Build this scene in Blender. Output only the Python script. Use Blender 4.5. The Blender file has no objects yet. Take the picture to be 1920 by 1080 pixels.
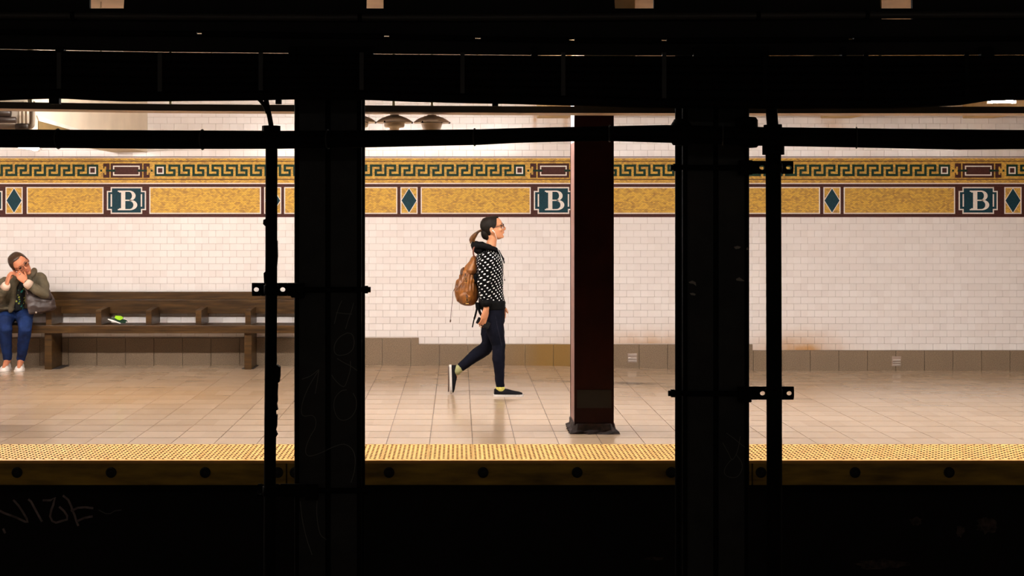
import bpy, bmesh, math, random
from mathutils import Vector, Matrix, noise
random.seed(7)
S = bpy.context.scene
COL = S.collection
# ------------------------------------------------------------------ camera
F, VX, VY, H = 2700.0, 860.0, 398.0, 1.64       # focal length in pixels, vanishing point, eye height
DW, DE, DT = 15.45, 9.512, 10.18                # distance of tiled wall, platform edge, inner edge of tactile strip
cam_data = bpy.data.cameras.new('camera')
cam = bpy.data.objects.new('camera', cam_data); COL.objects.link(cam)
cam.location = (0, 0, H); cam.rotation_euler = (math.pi/2, 0, 0)
cam_data.sensor_width = 36; cam_data.lens = F/1920*36
cam_data.shift_x = (960-VX)/1920; cam_data.shift_y = (VY-540)/1920
cam_data.clip_start = .1; cam_data.clip_end = 200
S.camera = cam
# ------------------------------------------------------------------ world and exposure
w = bpy.data.worlds.new('world'); S.world = w; w.use_nodes = True
w.node_tree.nodes['Background'].inputs[0].default_value = (1, .85, .7, 1)
w.node_tree.nodes['Background'].inputs[1].default_value = 0.0
S.view_settings.view_transform = 'Standard'; S.view_settings.look = 'None'
S.view_settings.exposure = 0.0; S.view_settings.gamma = 1; S.view_settings.use_curve_mapping = False
LAMP = 205.0            # emission of the far platform's fluorescent tubes
NEAR_FILL = 14.0        # emission of the unseen fill tubes added over the near platform
LAMP_COL = (1.0, .93, .87)

# ------------------------------------------------------------------ helpers
WL = {}
def P(px, py, d): return Vector(((px-VX)/F*d, d, H-(py-VY)/F*d))
SW = F/DW
def W(px, py, off=0.0): return Vector(((px-VX)/SW, DW-off, H-(py-VY)/SW))
def wx(px): return (px-VX)/SW
def wz(py): return H-(py-VY)/SW
def smooth(a, b, x):
    t = min(1, max(0, (x-a)/(b-a))); return t*t*(3-2*t)
def fz(x, y=DW):      # the floor dips slightly towards the wall further along the platform
    return -.057*smooth(.5, 3.3, x)*min(1, max(0, (y-DT)/(DW-DT)))

MATS = {}
def lin(c):
    return tuple(((v/255)/12.92 if v/255 <= .04045 else ((v/255+.055)/1.055)**2.4) for v in c)
def mat(name, col, rough=.6, metal=0., var=.12, scale=6., bump=0., bscale=40., spec=.5, col2=None, build=None, stretch=None):
    if name in MATS: return MATS[name]
    m = bpy.data.materials.new(name); m.use_nodes = True; MATS[name] = m
    nt = m.node_tree; b = nt.nodes['Principled BSDF']
    b.inputs['Roughness'].default_value = rough; b.inputs['Metallic'].default_value = metal
    b.inputs['Specular IOR Level'].default_value = spec
    g = nt.nodes.new('ShaderNodeNewGeometry'); src = g.outputs['Position']
    if stretch:
        mp = nt.nodes.new('ShaderNodeMapping'); mp.inputs['Scale'].default_value = stretch
        nt.links.new(src, mp.inputs[0]); src = mp.outputs[0]
    n = nt.nodes.new('ShaderNodeTexNoise'); n.inputs['Scale'].default_value = scale; n.inputs['Detail'].default_value = 6
    nt.links.new(src, n.inputs['Vector'])
    r = nt.nodes.new('ShaderNodeValToRGB')
    c2 = col2 or tuple(min(1, v*(1+var)) for v in col); c1 = tuple(v*(1-var) for v in col)
    r.color_ramp.elements[0].position = .3; r.color_ramp.elements[1].position = .7
    r.color_ramp.elements[0].color = (*(col if col2 else c1), 1); r.color_ramp.elements[1].color = (*c2, 1)
    nt.links.new(n.outputs[0], r.inputs[0]); nt.links.new(r.outputs[0], b.inputs['Base Color'])
    if bump:
        n2 = nt.nodes.new('ShaderNodeTexNoise'); n2.inputs['Scale'].default_value = bscale; n2.inputs['Detail'].default_value = 4
        nt.links.new(src, n2.inputs['Vector'])
        bp = nt.nodes.new('ShaderNodeBump'); bp.inputs['Strength'].default_value = bump; bp.inputs['Distance'].default_value = .01
        nt.links.new(n2.outputs[0], bp.inputs['Height']); nt.links.new(bp.outputs[0], b.inputs['Normal'])
    if build: build(nt, b, r, g)
    return m
def emis(name, col, strength):
    m = bpy.data.materials.new(name); m.use_nodes = True; nt = m.node_tree
    b = nt.nodes['Principled BSDF']; b.inputs['Base Color'].default_value = (.8, .8, .8, 1)
    b.inputs['Emission Color'].default_value = (*col, 1); b.inputs['Emission Strength'].default_value = strength
    return m
def mathn(nt, op, a, b=None, c=None):
    n = nt.nodes.new('ShaderNodeMath'); n.operation = op
    for i, v in enumerate((a, b, c)):
        if v is None: continue
        if isinstance(v, (int, float)): n.inputs[i].default_value = v
        else: nt.links.new(v, n.inputs[i])
    return n.outputs[0]
def mixc(nt, fac, a, b):
    n = nt.nodes.new('ShaderNodeMix'); n.data_type = 'RGBA'
    for i, v in ((0, fac), (6, a), (7, b)):
        if isinstance(v, (int, float)): n.inputs[i].default_value = v
        elif isinstance(v, tuple): n.inputs[i].default_value = (*v[:3], 1)
        else: nt.links.new(v, n.inputs[i])
    return n.outputs[2]

def box(bm, x0, x1, y0, y1, z0, z1):
    v = [bm.verts.new((x, y, z)) for z in (z0, z1) for y in (y0, y1) for x in (x0, x1)]
    for f in ((0, 2, 3, 1), (4, 5, 7, 6), (0, 1, 5, 4), (2, 6, 7, 3), (0, 4, 6, 2), (1, 3, 7, 5)):
        bm.faces.new([v[i] for i in f])
    return v
def bx(x0, x1, y0, y1, z0, z1, bev=0.):
    bm = bmesh.new(); box(bm, min(x0, x1), max(x0, x1), min(y0, y1), max(y0, y1), min(z0, z1), max(z0, z1))
    if bev: bmesh.ops.bevel(bm, geom=bm.edges[:], offset=bev, segments=2, affect='EDGES', profile=.6)
    return bm
def wbox(px0, px1, py0, py1, off0, off1):        # a box on the tiled wall, given where it stands on that wall
    return bx(wx(px0), wx(px1), DW-off1, DW-off0, wz(py1), wz(py0))
def frame(d, up=Vector((0, 0, 1))):
    d = d.normalized()
    if abs(d.dot(up)) > .97: up = Vector((0, 1, 0))
    a = d.cross(up).normalized(); return a, a.cross(d).normalized()
def loft(bm, rings, cap=True):
    vs = [[bm.verts.new(p) for p in r] for r in rings]; n = len(vs[0])
    for i in range(len(vs)-1):
        for j in range(n):
            bm.faces.new((vs[i][j], vs[i][(j+1) % n], vs[i+1][(j+1) % n], vs[i+1][j]))
    if cap:
        for r in (list(reversed(vs[0])), vs[-1]):
            bm.faces.new(r)
    return vs
def ring(c, u, v, n=16, e=2.0):
    out = []
    for k in range(n):
        a = 2*math.pi*k/n; ca, sa = math.cos(a), math.sin(a)
        out.append(c + u*(math.copysign(abs(ca)**(2/e), ca)) + v*(math.copysign(abs(sa)**(2/e), sa)))
    return out
def tube(bm, pts, r, n=10, round_ends=False):
    pts = [Vector(p) for p in pts]; m = len(pts)
    rs = list(r) if isinstance(r, (list, tuple)) else [r]*m
    if round_ends:
        d0 = (pts[0]-pts[1]).normalized(); d1 = (pts[-1]-pts[-2]).normalized()
        pre = [(pts[0]+d0*rs[0]*k, rs[0]*q) for k, q in ((.92, .35), (.7, .72))]
        post = [(pts[-1]+d1*rs[-1]*k, rs[-1]*q) for k, q in ((.7, .72), (.92, .35))]
        pts = [p for p, _ in pre]+pts+[p for p, _ in post]; rs = [q for _, q in pre]+rs+[q for _, q in post]; m = len(pts)
    rings = []; a = None
    for i in range(m):
        d = (pts[min(i+1, m-1)]-pts[max(i-1, 0)]).normalized()
        if a is None: a, b = frame(d)
        else:
            a = (a-d*a.dot(d)).normalized(); b = a.cross(d).normalized()
        rings.append(ring(pts[i], a*rs[i], b*rs[i], n))
    loft(bm, rings)
def tb(pts, r, n=10, round_ends=False):
    bm = bmesh.new(); tube(bm, pts, r, n, round_ends); return bm
def ell(bm, c, rx, ry, rz, M=None, n=14, m=9):
    rings = []; c = Vector(c)
    for i in range(1, m):
        t = math.pi*i/m; s, z = math.sin(t), -math.cos(t)
        rings.append([Vector((rx*s*math.cos(2*math.pi*k/n), ry*s*math.sin(2*math.pi*k/n), rz*z)) for k in range(n)])
    if M is not None: rings = [[M @ p for p in r] for r in rings]
    loft(bm, [[p+c for p in r] for r in rings])
def spline(pts, n=8):
    pts = [Vector(p) for p in pts]; out = []
    q = [pts[0]*2-pts[1]]+pts+[pts[-1]*2-pts[-2]]
    for i in range(1, len(q)-2):
        for k in range(n):
            t = k/n; a, b, c, d = q[i-1], q[i], q[i+1], q[i+2]
            out.append(.5*((2*b)+(c-a)*t+(2*a-5*b+4*c-d)*t*t+(3*b-a-3*c+d)*t**3))
    out.append(pts[-1]); return out
def lathe(bm, c, prof, n=20):
    loft(bm, [[Vector((c[0]+r*math.cos(2*math.pi*k/n), c[1]+r*math.sin(2*math.pi*k/n), c[2]+z)) for k in range(n)] for r, z in prof])
def obj(name, bm, material, parent=None, smooth_=False, at=None):
    if isinstance(bm, bpy.types.Mesh): me = bm
    else:
        bmesh.ops.recalc_face_normals(bm, faces=bm.faces)
        me = bpy.data.meshes.new(name)
        if parent is not None: org = WL[parent.name]
        elif at is not None: org = Vector(at)
        else:
            xs = [v.co for v in bm.verts]
            org = Vector(((min(p.x for p in xs)+max(p.x for p in xs))/2, (min(p.y for p in xs)+max(p.y for p in xs))/2, min(p.z for p in xs)))
        bm.transform(Matrix.Translation(-org)); bm.to_mesh(me); bm.free()
    if smooth_: me.shade_smooth()
    me.materials.clear()
    for m in (material if isinstance(material, (list, tuple)) else [material]): me.materials.append(m)
    o = bpy.data.objects.new(name, me); COL.objects.link(o)
    if parent is not None: o.parent = parent; WL[o.name] = WL[parent.name]
    else: o.location = org; WL[o.name] = org.copy()
    return o
def tag(o, label, cat=None, group=None, kind=None):
    o['label'] = label
    if cat: o['category'] = cat
    if group: o['group'] = group
    if kind: o['kind'] = kind
    return o
def thing(name, loc, label, cat=None, group=None, kind=None):
    o = bpy.data.objects.new(name, None); COL.objects.link(o); o.location = loc; o.empty_display_size = .1
    WL[o.name] = Vector(loc); return tag(o, label, cat, group, kind)
def fuse(bm, voxel=.008, it=4, factor=.5, disp=None):
    """merge overlapping closed shells into one continuous skin"""
    bmesh.ops.recalc_face_normals(bm, faces=bm.faces)
    me = bpy.data.meshes.new('t'); bm.to_mesh(me); bm.free()
    o = bpy.data.objects.new('t', me); COL.objects.link(o)
    r = o.modifiers.new('r', 'REMESH'); r.mode = 'VOXEL'; r.voxel_size = voxel
    if it:
        s = o.modifiers.new('s', 'SMOOTH'); s.iterations = it; s.factor = factor
    dg = bpy.context.evaluated_depsgraph_get(); dg.update()
    new = bpy.data.meshes.new_from_object(o.evaluated_get(dg))
    bpy.data.objects.remove(o); bpy.data.meshes.remove(me)
    b2 = bmesh.new(); b2.from_mesh(new); bpy.data.meshes.remove(new)
    if disp:
        b2.normal_update()
        for v in b2.verts: v.co += v.normal*disp(v.co)
    return b2
# ------------------------------------------------------------------ materials
def sepxyz(nt, g):
    s = nt.nodes.new('ShaderNodeSeparateXYZ'); nt.links.new(g.outputs['Position'], s.inputs[0]); return s.outputs
def gauss(nt, v, c, w):
    t = mathn(nt, 'DIVIDE', mathn(nt, 'SUBTRACT', v, c), w)
    return mathn(nt, 'POWER', 2.718, mathn(nt, 'MULTIPLY', mathn(nt, 'MULTIPLY', t, t), -1.0))
def cell(nt, a, pa, oa, b, pb, ob):       # a random value per tile of a running bond
    row = mathn(nt, 'FLOOR', mathn(nt, 'DIVIDE', mathn(nt, 'SUBTRACT', b, ob), pb))
    col = mathn(nt, 'FLOOR', mathn(nt, 'ADD', mathn(nt, 'DIVIDE', mathn(nt, 'SUBTRACT', a, oa), pa), mathn(nt, 'MULTIPLY', row, .5)))
    c = nt.nodes.new('ShaderNodeCombineXYZ'); nt.links.new(row, c.inputs[0]); nt.links.new(col, c.inputs[1])
    wn = nt.nodes.new('ShaderNodeTexWhiteNoise'); wn.noise_dimensions = '2D'; nt.links.new(c.outputs[0], wn.inputs['Vector'])
    return wn.outputs['Value']
def bnoise(nt, g, scale, detail=3):
    n = nt.nodes.new('ShaderNodeTexNoise'); n.inputs['Scale'].default_value = scale; n.inputs['Detail'].default_value = detail
    nt.links.new(g.outputs['Position'], n.inputs['Vector']); return n.outputs[0]
TW, TH = 26.1/SW, 12.48/SW            # wall tile pitch
def walltile_nodes(nt, b, r, g):
    x, y, z = sepxyz(nt, g)
    c = cell(nt, x, TW, wx(1475), z, TH, wz(407))
    base = mixc(nt, c, (.80, .755, .735), (.85, .815, .80))
    n = bnoise(nt, g, 7)
    low = mathn(nt, 'ADD', gauss(nt, x, wx(1210), .80), gauss(nt, x, wx(1500), .42))
    low = mathn(nt, 'MULTIPLY', low, gauss(nt, z, .12, .20))
    low = mathn(nt, 'MULTIPLY', low, mathn(nt, 'ADD', mathn(nt, 'MULTIPLY', n, 1.2), .35))
    up = mathn(nt, 'ADD', mathn(nt, 'ADD', gauss(nt, x, wx(1003), .022), gauss(nt, x, wx(1061), .03)), mathn(nt, 'MULTIPLY', gauss(nt, x, wx(1035), .16), .35))
    up = mathn(nt, 'ADD', up, gauss(nt, x, wx(1563), .11))
    up = mathn(nt, 'MULTIPLY', up, gauss(nt, z, 2.62, .22))
    st = mathn(nt, 'MINIMUM', mathn(nt, 'ADD', low, mathn(nt, 'MULTIPLY', up, n)), .95)
    out = mixc(nt, st, base, (.50, .26, .085))
    nt.links.new(out, b.inputs['Base Color'])
M_TILE = mat('glazed_white_tile', (.82, .78, .75), rough=.18, spec=.45, build=walltile_nodes, bump=.03, bscale=3)
M_GROUT = mat('wall_grout', (.66, .58, .53), rough=.9)
def granite_nodes(nt, b, r, g):
    x, y, z = sepxyz(nt, g)
    r.color_ramp.elements[0].position = .33; r.color_ramp.elements[1].position = .67
    st = mathn(nt, 'ADD', gauss(nt, x, wx(1045), .2), mathn(nt, 'MULTIPLY', gauss(nt, x, wx(1000), .35), .5))
    out = mixc(nt, mathn(nt, 'MINIMUM', st, .9), r.outputs[0], (.23, .12, .015))
    nt.links.new(out, b.inputs['Base Color'])
M_GRANITE = mat('granite_base', (.10, .064, .037), col2=(.30, .215, .135), rough=.6, scale=150, bump=.15, bscale=60, build=granite_nodes)
def floor_nodes(nt, b, r, g):
    x, y, z = sepxyz(nt, g)
    c = cell(nt, x, FTP, FX0, y, FTP, DT)
    base = mixc(nt, c, (.425, .305, .202), (.49, .365, .255))
    n = nt.nodes.new('ShaderNodeTexNoise'); n.inputs['Scale'].default_value = 1.0; n.inputs['Detail'].default_value = 4
    mp = nt.nodes.new('ShaderNodeMapping'); mp.inputs['Scale'].default_value = (1.6, 5, 1)
    nt.links.new(g.outputs['Position'], mp.inputs[0]); nt.links.new(mp.outputs[0], n.inputs['Vector'])
    base = mixc(nt, mathn(nt, 'MULTIPLY', n.outputs[0], .16), base, (.24, .155, .095))
    # orange tint of old drips by the bench, dirt streaks, and darker floor at the column foot
    o = mathn(nt, 'MULTIPLY', gauss(nt, x, -2.9, 1.0), gauss(nt, y, 12.9, .8))
    base = mixc(nt, mathn(nt, 'MULTIPLY', o, .35), base, (.55, .30, .10))
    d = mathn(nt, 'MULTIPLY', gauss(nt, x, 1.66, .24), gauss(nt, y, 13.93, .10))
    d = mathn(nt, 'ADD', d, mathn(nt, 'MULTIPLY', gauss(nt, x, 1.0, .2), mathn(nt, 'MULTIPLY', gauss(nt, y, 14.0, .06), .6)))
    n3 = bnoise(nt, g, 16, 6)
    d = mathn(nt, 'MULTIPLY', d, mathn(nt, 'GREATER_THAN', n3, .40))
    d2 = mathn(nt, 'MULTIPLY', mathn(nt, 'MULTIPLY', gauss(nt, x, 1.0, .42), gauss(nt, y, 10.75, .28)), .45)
    column_shade = mathn(nt, 'MULTIPLY', mathn(nt, 'MULTIPLY', gauss(nt, x, -3.75, .25), gauss(nt, y, 10.95, .2)), .7)  # shade and reflection of the left column's foot, painted into the floor
    d = mathn(nt, 'MINIMUM', mathn(nt, 'ADD', d, mathn(nt, 'MULTIPLY', mathn(nt, 'ADD', d2, column_shade), n3)), .9)
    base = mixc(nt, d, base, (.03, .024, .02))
    nt.links.new(base, b.inputs['Base Color'])
    rr = mathn(nt, 'ADD', mathn(nt, 'MULTIPLY', n.outputs[0], .16), .10)
    nt.links.new(rr, b.inputs['Roughness'])
FTP = 53.4/SW; FX0 = wx(984)
M_FLOOR = mat('polished_floor_tile', (.5, .38, .27), rough=.3, spec=.7, build=floor_nodes, bump=.012, bscale=5)
M_FJOINT = mat('floor_joint', (.06, .035, .022), rough=.9)
def gold_nodes(nt, b, r, g):
    x, y, z = sepxyz(nt, g)
    c = nt.nodes.new('ShaderNodeCombineXYZ'); nt.links.new(x, c.inputs[0]); nt.links.new(z, c.inputs[1])
    k = nt.nodes.new('ShaderNodeTexBrick'); nt.links.new(c.outputs[0], k.inputs['Vector'])
    k.inputs['Scale'].default_value = 1; k.inputs['Brick Width'].default_value = .026; k.inputs['Row Height'].default_value = .0125
    k.inputs['Mortar Size'].default_value = .0009; k.inputs['Color1'].default_value = (.74, .455, .07, 1)
    k.inputs['Color2'].default_value = (.33, .17, .055, 1); k.inputs['Mortar'].default_value = (.26, .14, .05, 1); k.inputs['Bias'].default_value = -.15
    n = bnoise(nt, g, 22, 4)
    rr = nt.nodes.new('ShaderNodeValToRGB'); rr.color_ramp.elements[0].position = .42; rr.color_ramp.elements[1].position = .6
    nt.links.new(n, rr.inputs[0])
    out = mixc(nt, mathn(nt, 'MULTIPLY', rr.outputs[0], .28), k.outputs[0], (.76, .47, .08))
    nt.links.new(out, b.inputs['Base Color'])
M_GOLD = mat('gold_mosaic', (.7, .4, .08), rough=.5, spec=.2, build=gold_nodes, bump=.12, bscale=80)
def tess(name, c1, c2, mortar):
    def f(nt, b, r, g):
        x, y, z = sepxyz(nt, g)
        c = nt.nodes.new('ShaderNodeCombineXYZ'); nt.links.new(x, c.inputs[0]); nt.links.new(z, c.inputs[1])
        k = nt.nodes.new('ShaderNodeTexBrick'); nt.links.new(c.outputs[0], k.inputs['Vector'])
        k.inputs['Scale'].default_value = 1; k.inputs['Brick Width'].default_value = .0125; k.inputs['Row Height'].default_value = .0125
        k.inputs['Mortar Size'].default_value = .0008
        for s, v in (('Color1', c1), ('Color2', c2), ('Mortar', mortar)): k.inputs[s].default_value = (*v, 1)
        nt.links.new(k.outputs[0], b.inputs['Base Color'])
    return mat(name, c1, rough=.5, spec=.15, build=f, bump=.08, bscale=80)
M_TEAL = tess('teal_mosaic', (.004, .034, .050), (.007, .050, .070), (.004, .02, .03))
M_GREEN = tess('green_mosaic', (.003, .026, .013), (.006, .04, .022), (.006, .015, .01))
M_BROWN = tess('brown_mosaic', (.055, .015, .011), (.08, .024, .018), (.035, .012, .01))
M_CREAM = tess('cream_mosaic', (.80, .74, .68), (.86, .82, .78), (.6, .5, .42))
M_YELLOW = mat('yellow_tactile', (.80, .475, .15), rough=.55, var=.15, scale=9, bump=.05)
M_GRIME_SHADE = mat('grimy_shaded_dome_flank', (.10, .038, .007), rough=.8)
M_EDGE = mat('yellow_nosing', (.80, .43, .10), rough=.45)
M_BOARD = mat('yellow_rubbing_board', (.16, .095, .010), col2=(.62, .38, .035), rough=.7, scale=2.2, stretch=(1.2, 1, 6), bump=.1)
M_BOLT = mat('black_bolt', (.006, .005, .004), rough=.6)
M_SOOT = mat('soot_black_concrete', (.010, .009, .008), rough=.95)
M_STEEL = mat('black_painted_steel', (.022, .021, .018), rough=.55, var=.3, scale=12, spec=.3)
M_PIPE = mat('black_pipe', (.0085, .008, .0075), rough=.75, spec=.06)
M_CABLE = mat('black_cable', (.008, .0062, .0062), rough=.75, spec=.06)
M_STRAP = mat('dull_grey_strap', (.035, .032, .026), rough=.6)
M_MAROON = mat('maroon_column_paint', (.013, .0022, .002), rough=.5, var=.3, scale=5, spec=.1, bump=.03)
M_ROSE = mat('rose_column_side', (.24, .125, .11), rough=.5, var=.3, scale=7)  # side plates paler and pinker than the maroon flanges
M_PALE = mat('pale_grey_paint', (.62, .54, .54), rough=.5)
M_PLASTER = mat('cream_plaster', (.74, .66, .54), rough=.8, var=.08, scale=3)
M_SOFFIT = mat('stained_plaster', (.52, .36, .17), col2=(.66, .50, .28), rough=.85, scale=5)
M_CEIL = mat('painted_ceiling', (.50, .40, .32), rough=.85, scale=4)
M_TRAY_LIT = mat('lit_beige_tray', (.48, .38, .31), rough=.6)
M_TRAY_UNLIT = mat('unlit_black_tray', (.008, .007, .006), rough=.8)
M_WOOD = mat('dark_oak', (.022, .010, .0026), col2=(.082, .040, .0105), rough=.38, spec=.3, scale=3.0, stretch=(1.2, 9, 14), bump=.06, bscale=20)
M_CHALK = mat('faint_chalk', (.17, .155, .13), rough=.9)
M_SPRAY = mat('grey_spray_paint', (.34, .26, .23), rough=.8, var=.5, scale=14)
M_PATCH = mat('pale_grey_patch', (.42, .36, .29), rough=.8)
M_LAMPMETAL = mat('pale_enamel_metal', (.72, .64, .57), rough=.4)
M_ALU = mat('brushed_aluminium', (.62, .56, .52), rough=.28, metal=.8)
M_TUBE = emis('lit_fluorescent_tube', LAMP_COL, LAMP)
M_TUBE_FILL = emis('fill_fluorescent_tube', LAMP_COL, NEAR_FILL)

# ------------------------------------------------------------------ the setting: tiled wall
XL, XR = wx(-520), wx(2420)
STEPS = [(-1e4, 633.), (785, 645.), (1410, 656.6)]           # top of the granite base steps down by one tile course
def base_top(px):
    return [t for a, t in STEPS if px >= a][-1]
def hidden(px):
    return 497 < px < 521 or 550 < px < 686 or 1066 < px < 1154 or 1262 < px < 1408 or 1434 < px < 1468
wall = obj('wall_back', bx(XL, XR, DW, DW+.2, -.3, wz(70)), M_GROUT); tag(wall, 'white glazed subway-tile station wall behind the platform', kind='structure')
G = .0007
tiles, CUT = [], []
for row in range(0, 21):
    py0 = 407+12.48*row
    off = 0 if row % 2 == 0 else .5
    k0 = int((XL-wx(1475))/TW)-1
    for k in range(k0, k0+130):
        x0 = wx(1475)+(k+off)*TW; px = VX+x0*SW
        if x0 < XL or x0+TW > XR: continue
        if py0+6 > base_top(px+1):
            cut = [s_ for s_, t_ in STEPS if px < s_ < px+26.1 and py0+6 < t_]
            if cut: CUT.append((wx(cut[0]), wz(py0+12.48), x0+TW-wx(cut[0])))
            continue
        tiles.append((px+13, py0+6.2, x0, wz(py0+12.48), px))
for row in range(1, 18):
    py0 = 294.5-12.48*row
    off = .5 if row % 2 == 0 else 0
    k0 = int((XL-wx(1475))/TW)-1
    for k in range(k0, k0+130):
        x0 = wx(1475)+(k+off)*TW; px = VX+x0*SW
        if x0 < XL or x0+TW > XR: continue
        tiles.append((px+13, py0+6.2, x0, wz(py0+12.48), px))
tiles.sort(key=lambda t: (hidden(t[0]) or t[1] < 300, abs(t[0]-VX)))
tile_me = None
rest = bmesh.new()
def tile_shape(bm, x0, z0, y, w_, h_, t=.006):
    e = .0012
    v = [bm.verts.new(p) for p in ((x0+G, y, z0+G), (x0+w_-G, y, z0+G), (x0+w_-G, y, z0+h_-G), (x0+G, y, z0+h_-G),
                                  (x0+G+e, y-t, z0+G+e), (x0+w_-G-e, y-t, z0+G+e), (x0+w_-G-e, y-t, z0+h_-G-e), (x0+G+e, y-t, z0+h_-G-e))]
    for f in ((4, 5, 6, 7), (0, 1, 5, 4), (1, 2, 6, 5), (2, 3, 7, 6), (3, 0, 4, 7)): bm.faces.new([v[i] for i in f])
for i, (px, py, x0, z0, _) in enumerate(tiles):
    if i < 300:
        if tile_me is None:
            b = bmesh.new(); tile_shape(b, 0, 0, 0, TW, TH); bmesh.ops.recalc_face_normals(b, faces=b.faces)
            tile_me = bpy.data.meshes.new('wall_tile'); b.to_mesh(tile_me); b.free(); tile_me.materials.append(M_TILE)
        o = bpy.data.objects.new('wall_tile', tile_me); COL.objects.link(o); o.parent = wall
        o.location = Vector((x0, DW, z0))-WL[wall.name]
    else: tile_shape(rest, x0, z0, DW, TW, TH)
for x0, z0, w_ in CUT: tile_shape(rest, x0, z0, DW, w_, TH)
o = obj('wall_tile_field', rest, M_TILE, wall); o['kind'] = 'stuff'

# granite base
base = thing('baseboard_back', W(VX, 690), 'speckled brown granite base course stepping along the tiled wall', kind='structure')
k = int((-520-984)/53.4)
while 984+53.4*k < 2400:
    a, b_ = 984+53.4*k, 984+53.4*(k+1)
    cuts = [a]+[s for s, _ in STEPS if a < s < b_]+[b_]
    bm = bmesh.new()
    for c0, c1 in zip(cuts, cuts[1:]):
        t = wz(base_top(c0+.1)); g0 = .4 if c0 == a else 0; g1 = .4 if c1 == b_ else 0
        box(bm, wx(c0+g0), wx(c1-g1), DW-.03, DW+.02, -.25, t-.002)
    obj('granite_block', bm, M_GRANITE, base); k += 1
# ------------------------------------------------------------------ mosaic frieze
fr = thing('trim_1', W(VX, 407), 'gold mosaic frieze with green Greek key and lettered teal tablets along the wall', kind='structure')
FL, FR = -520, 2420
obj('gold_band', wbox(FL, FR, 296, 343.2, 0, .008), M_GOLD, fr)
obj('brown_band', wbox(FL, FR, 345, 407, 0, .008), M_BROWN, fr)
for y0, y1, m in ((293.6, 295, M_BROWN), (301.6, 303, M_BROWN), (335.6, 337, M_BROWN), (343, 345, M_CREAM), (295, 296.6, M_CREAM)):
    obj('mosaic_line', wbox(FL, FR, y0, y1, 0, .0105), m, fr)
KC = 22.0/5; KX = 27.0/6; KY = 308.4
KEY = [(0, 0, 1, 5), (1, 0, 5, 1), (4, 1, 5, 3), (2, 2, 4, 3), (2, 3, 3, 5), (3, 4, 6, 5)]
def key(px, flip):
    bm = bmesh.new()
    for x0, y0, x1, y1 in KEY:
        a, b_ = (px+x0*KX, px+x1*KX) if not flip else (px-x1*KX, px-x0*KX)
        box(bm, wx(a), wx(b_), DW-.0115, DW-.006, wz(KY+y1*KC), wz(KY+y0*KC))
    obj('key_motif', bm, M_GREEN, fr)
def wring(bm, x0, x1, y0, y1, t, o0, o1):
    for a in ((x0, x1, y0, y0+t), (x0, x1, y1-t, y1), (x0, x0+t, y0+t, y1-t), (x1-t, x1, y0+t, y1-t)):
        box(bm, wx(a[0]), wx(a[1]), DW-o1, DW-o0, wz(a[3]), wz(a[2]))
def square(px):
    s = obj('square_motif', wbox(px-10.6, px+10.6, KY, KY+22, .006, .0115), M_GREEN, fr)
    bm = bmesh.new(); wring(bm, px-6.6, px+6.6, KY+4.4, KY+17.8, 2.4, .006, .0135); obj('cream_ring', bm, M_CREAM, s)
    obj('brown_centre', wbox(px-4.2, px+4.2, KY+6.8, KY+15.4, .006, .013), M_BROWN, s)
def cartouche(c):
    bm = bmesh.new()
    box(bm, wx(c-29.5), wx(c+29.5), DW-.0115, DW-.006, wz(333.4), wz(306.4))
    for s in (-1, 1):
        for x0, x1, y0, y1 in ((32, 38, 306.4, 333.4), (38, 43.5, 306.4, 312.5), (38, 43.5, 327.5, 333.4), (41.5, 43.5, 312.5, 316), (41.5, 43.5, 324, 327.5)):
            a, b_ = sorted((c+s*x0, c+s*x1)); box(bm, wx(a), wx(b_), DW-.0115, DW-.006, wz(y1), wz(y0))
    k = obj('cartouche', bm, M_BROWN, fr)
    bm = bmesh.new()
    for a in ((c-25, c+25, 310.6, 312.8), (c-25, c+25, 327.2, 329.4)): box(bm, wx(a[0]), wx(a[1]), DW-.0135, DW-.006, wz(a[3]), wz(a[2]))
    for s in (-1, 1):
        for y0, y1 in ((312.8, 317.6), (322.6, 327.2)):
            a, b_ = sorted((c+s*22.8, c+s*25)); box(bm, wx(a), wx(b_), DW-.0135, DW-.006, wz(y1), wz(y0))
    obj('cream_frame', bm, M_CREAM, k)
    for s in (-1, 1):
        bm = bmesh.new()
        for x0, x1, y0, y1 in ((20.5, 38.5, 318.3, 321.7), (45.5, 49, 318.2, 321.8)):
            a, b_ = sorted((c+s*x0, c+s*x1)); box(bm, wx(a), wx(b_), DW-.0140, DW-.006, wz(y1), wz(y0))
        obj('green_bar', bm, M_GREEN, k)
BC = [-562, 237.5, 1037.5, 1833.5]
for i, c in enumerate(BC):
    cartouche(c); square(c-63.4); square(c+63.4)
    nx = BC[i+1] if i+1 < len(BC) else 2630
    mid = (c+nx)/2; n = int((mid-(c+74))/27.0)
    for j in range(n): key(c+74+27*(j+1)+(-27*.0), True)
    for j in range(n): key(nx-74-27*(j+1), False)
def gold_panel(x0, x1):
    g = obj('gold_panel', wbox(x0+1.8, x1-1.8, 352.6, 399.2, .006, .011), M_GOLD, fr)
    bm = bmesh.new(); wring(bm, x0, x1, 350.8, 401, 2.0, .006, .0125); obj('cream_border', bm, M_CREAM, g)
def poly_on_wall(bm, pts, o0, o1):
    fa = [bm.verts.new(W(x, y, o1)) for x, y in pts]; ba = [bm.verts.new(W(x, y, o0)) for x, y in pts]
    bm.faces.new(fa); n = len(pts)
    for i in range(n): bm.faces.new((fa[i], ba[i], ba[(i+1) % n], fa[(i+1) % n]))
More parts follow.
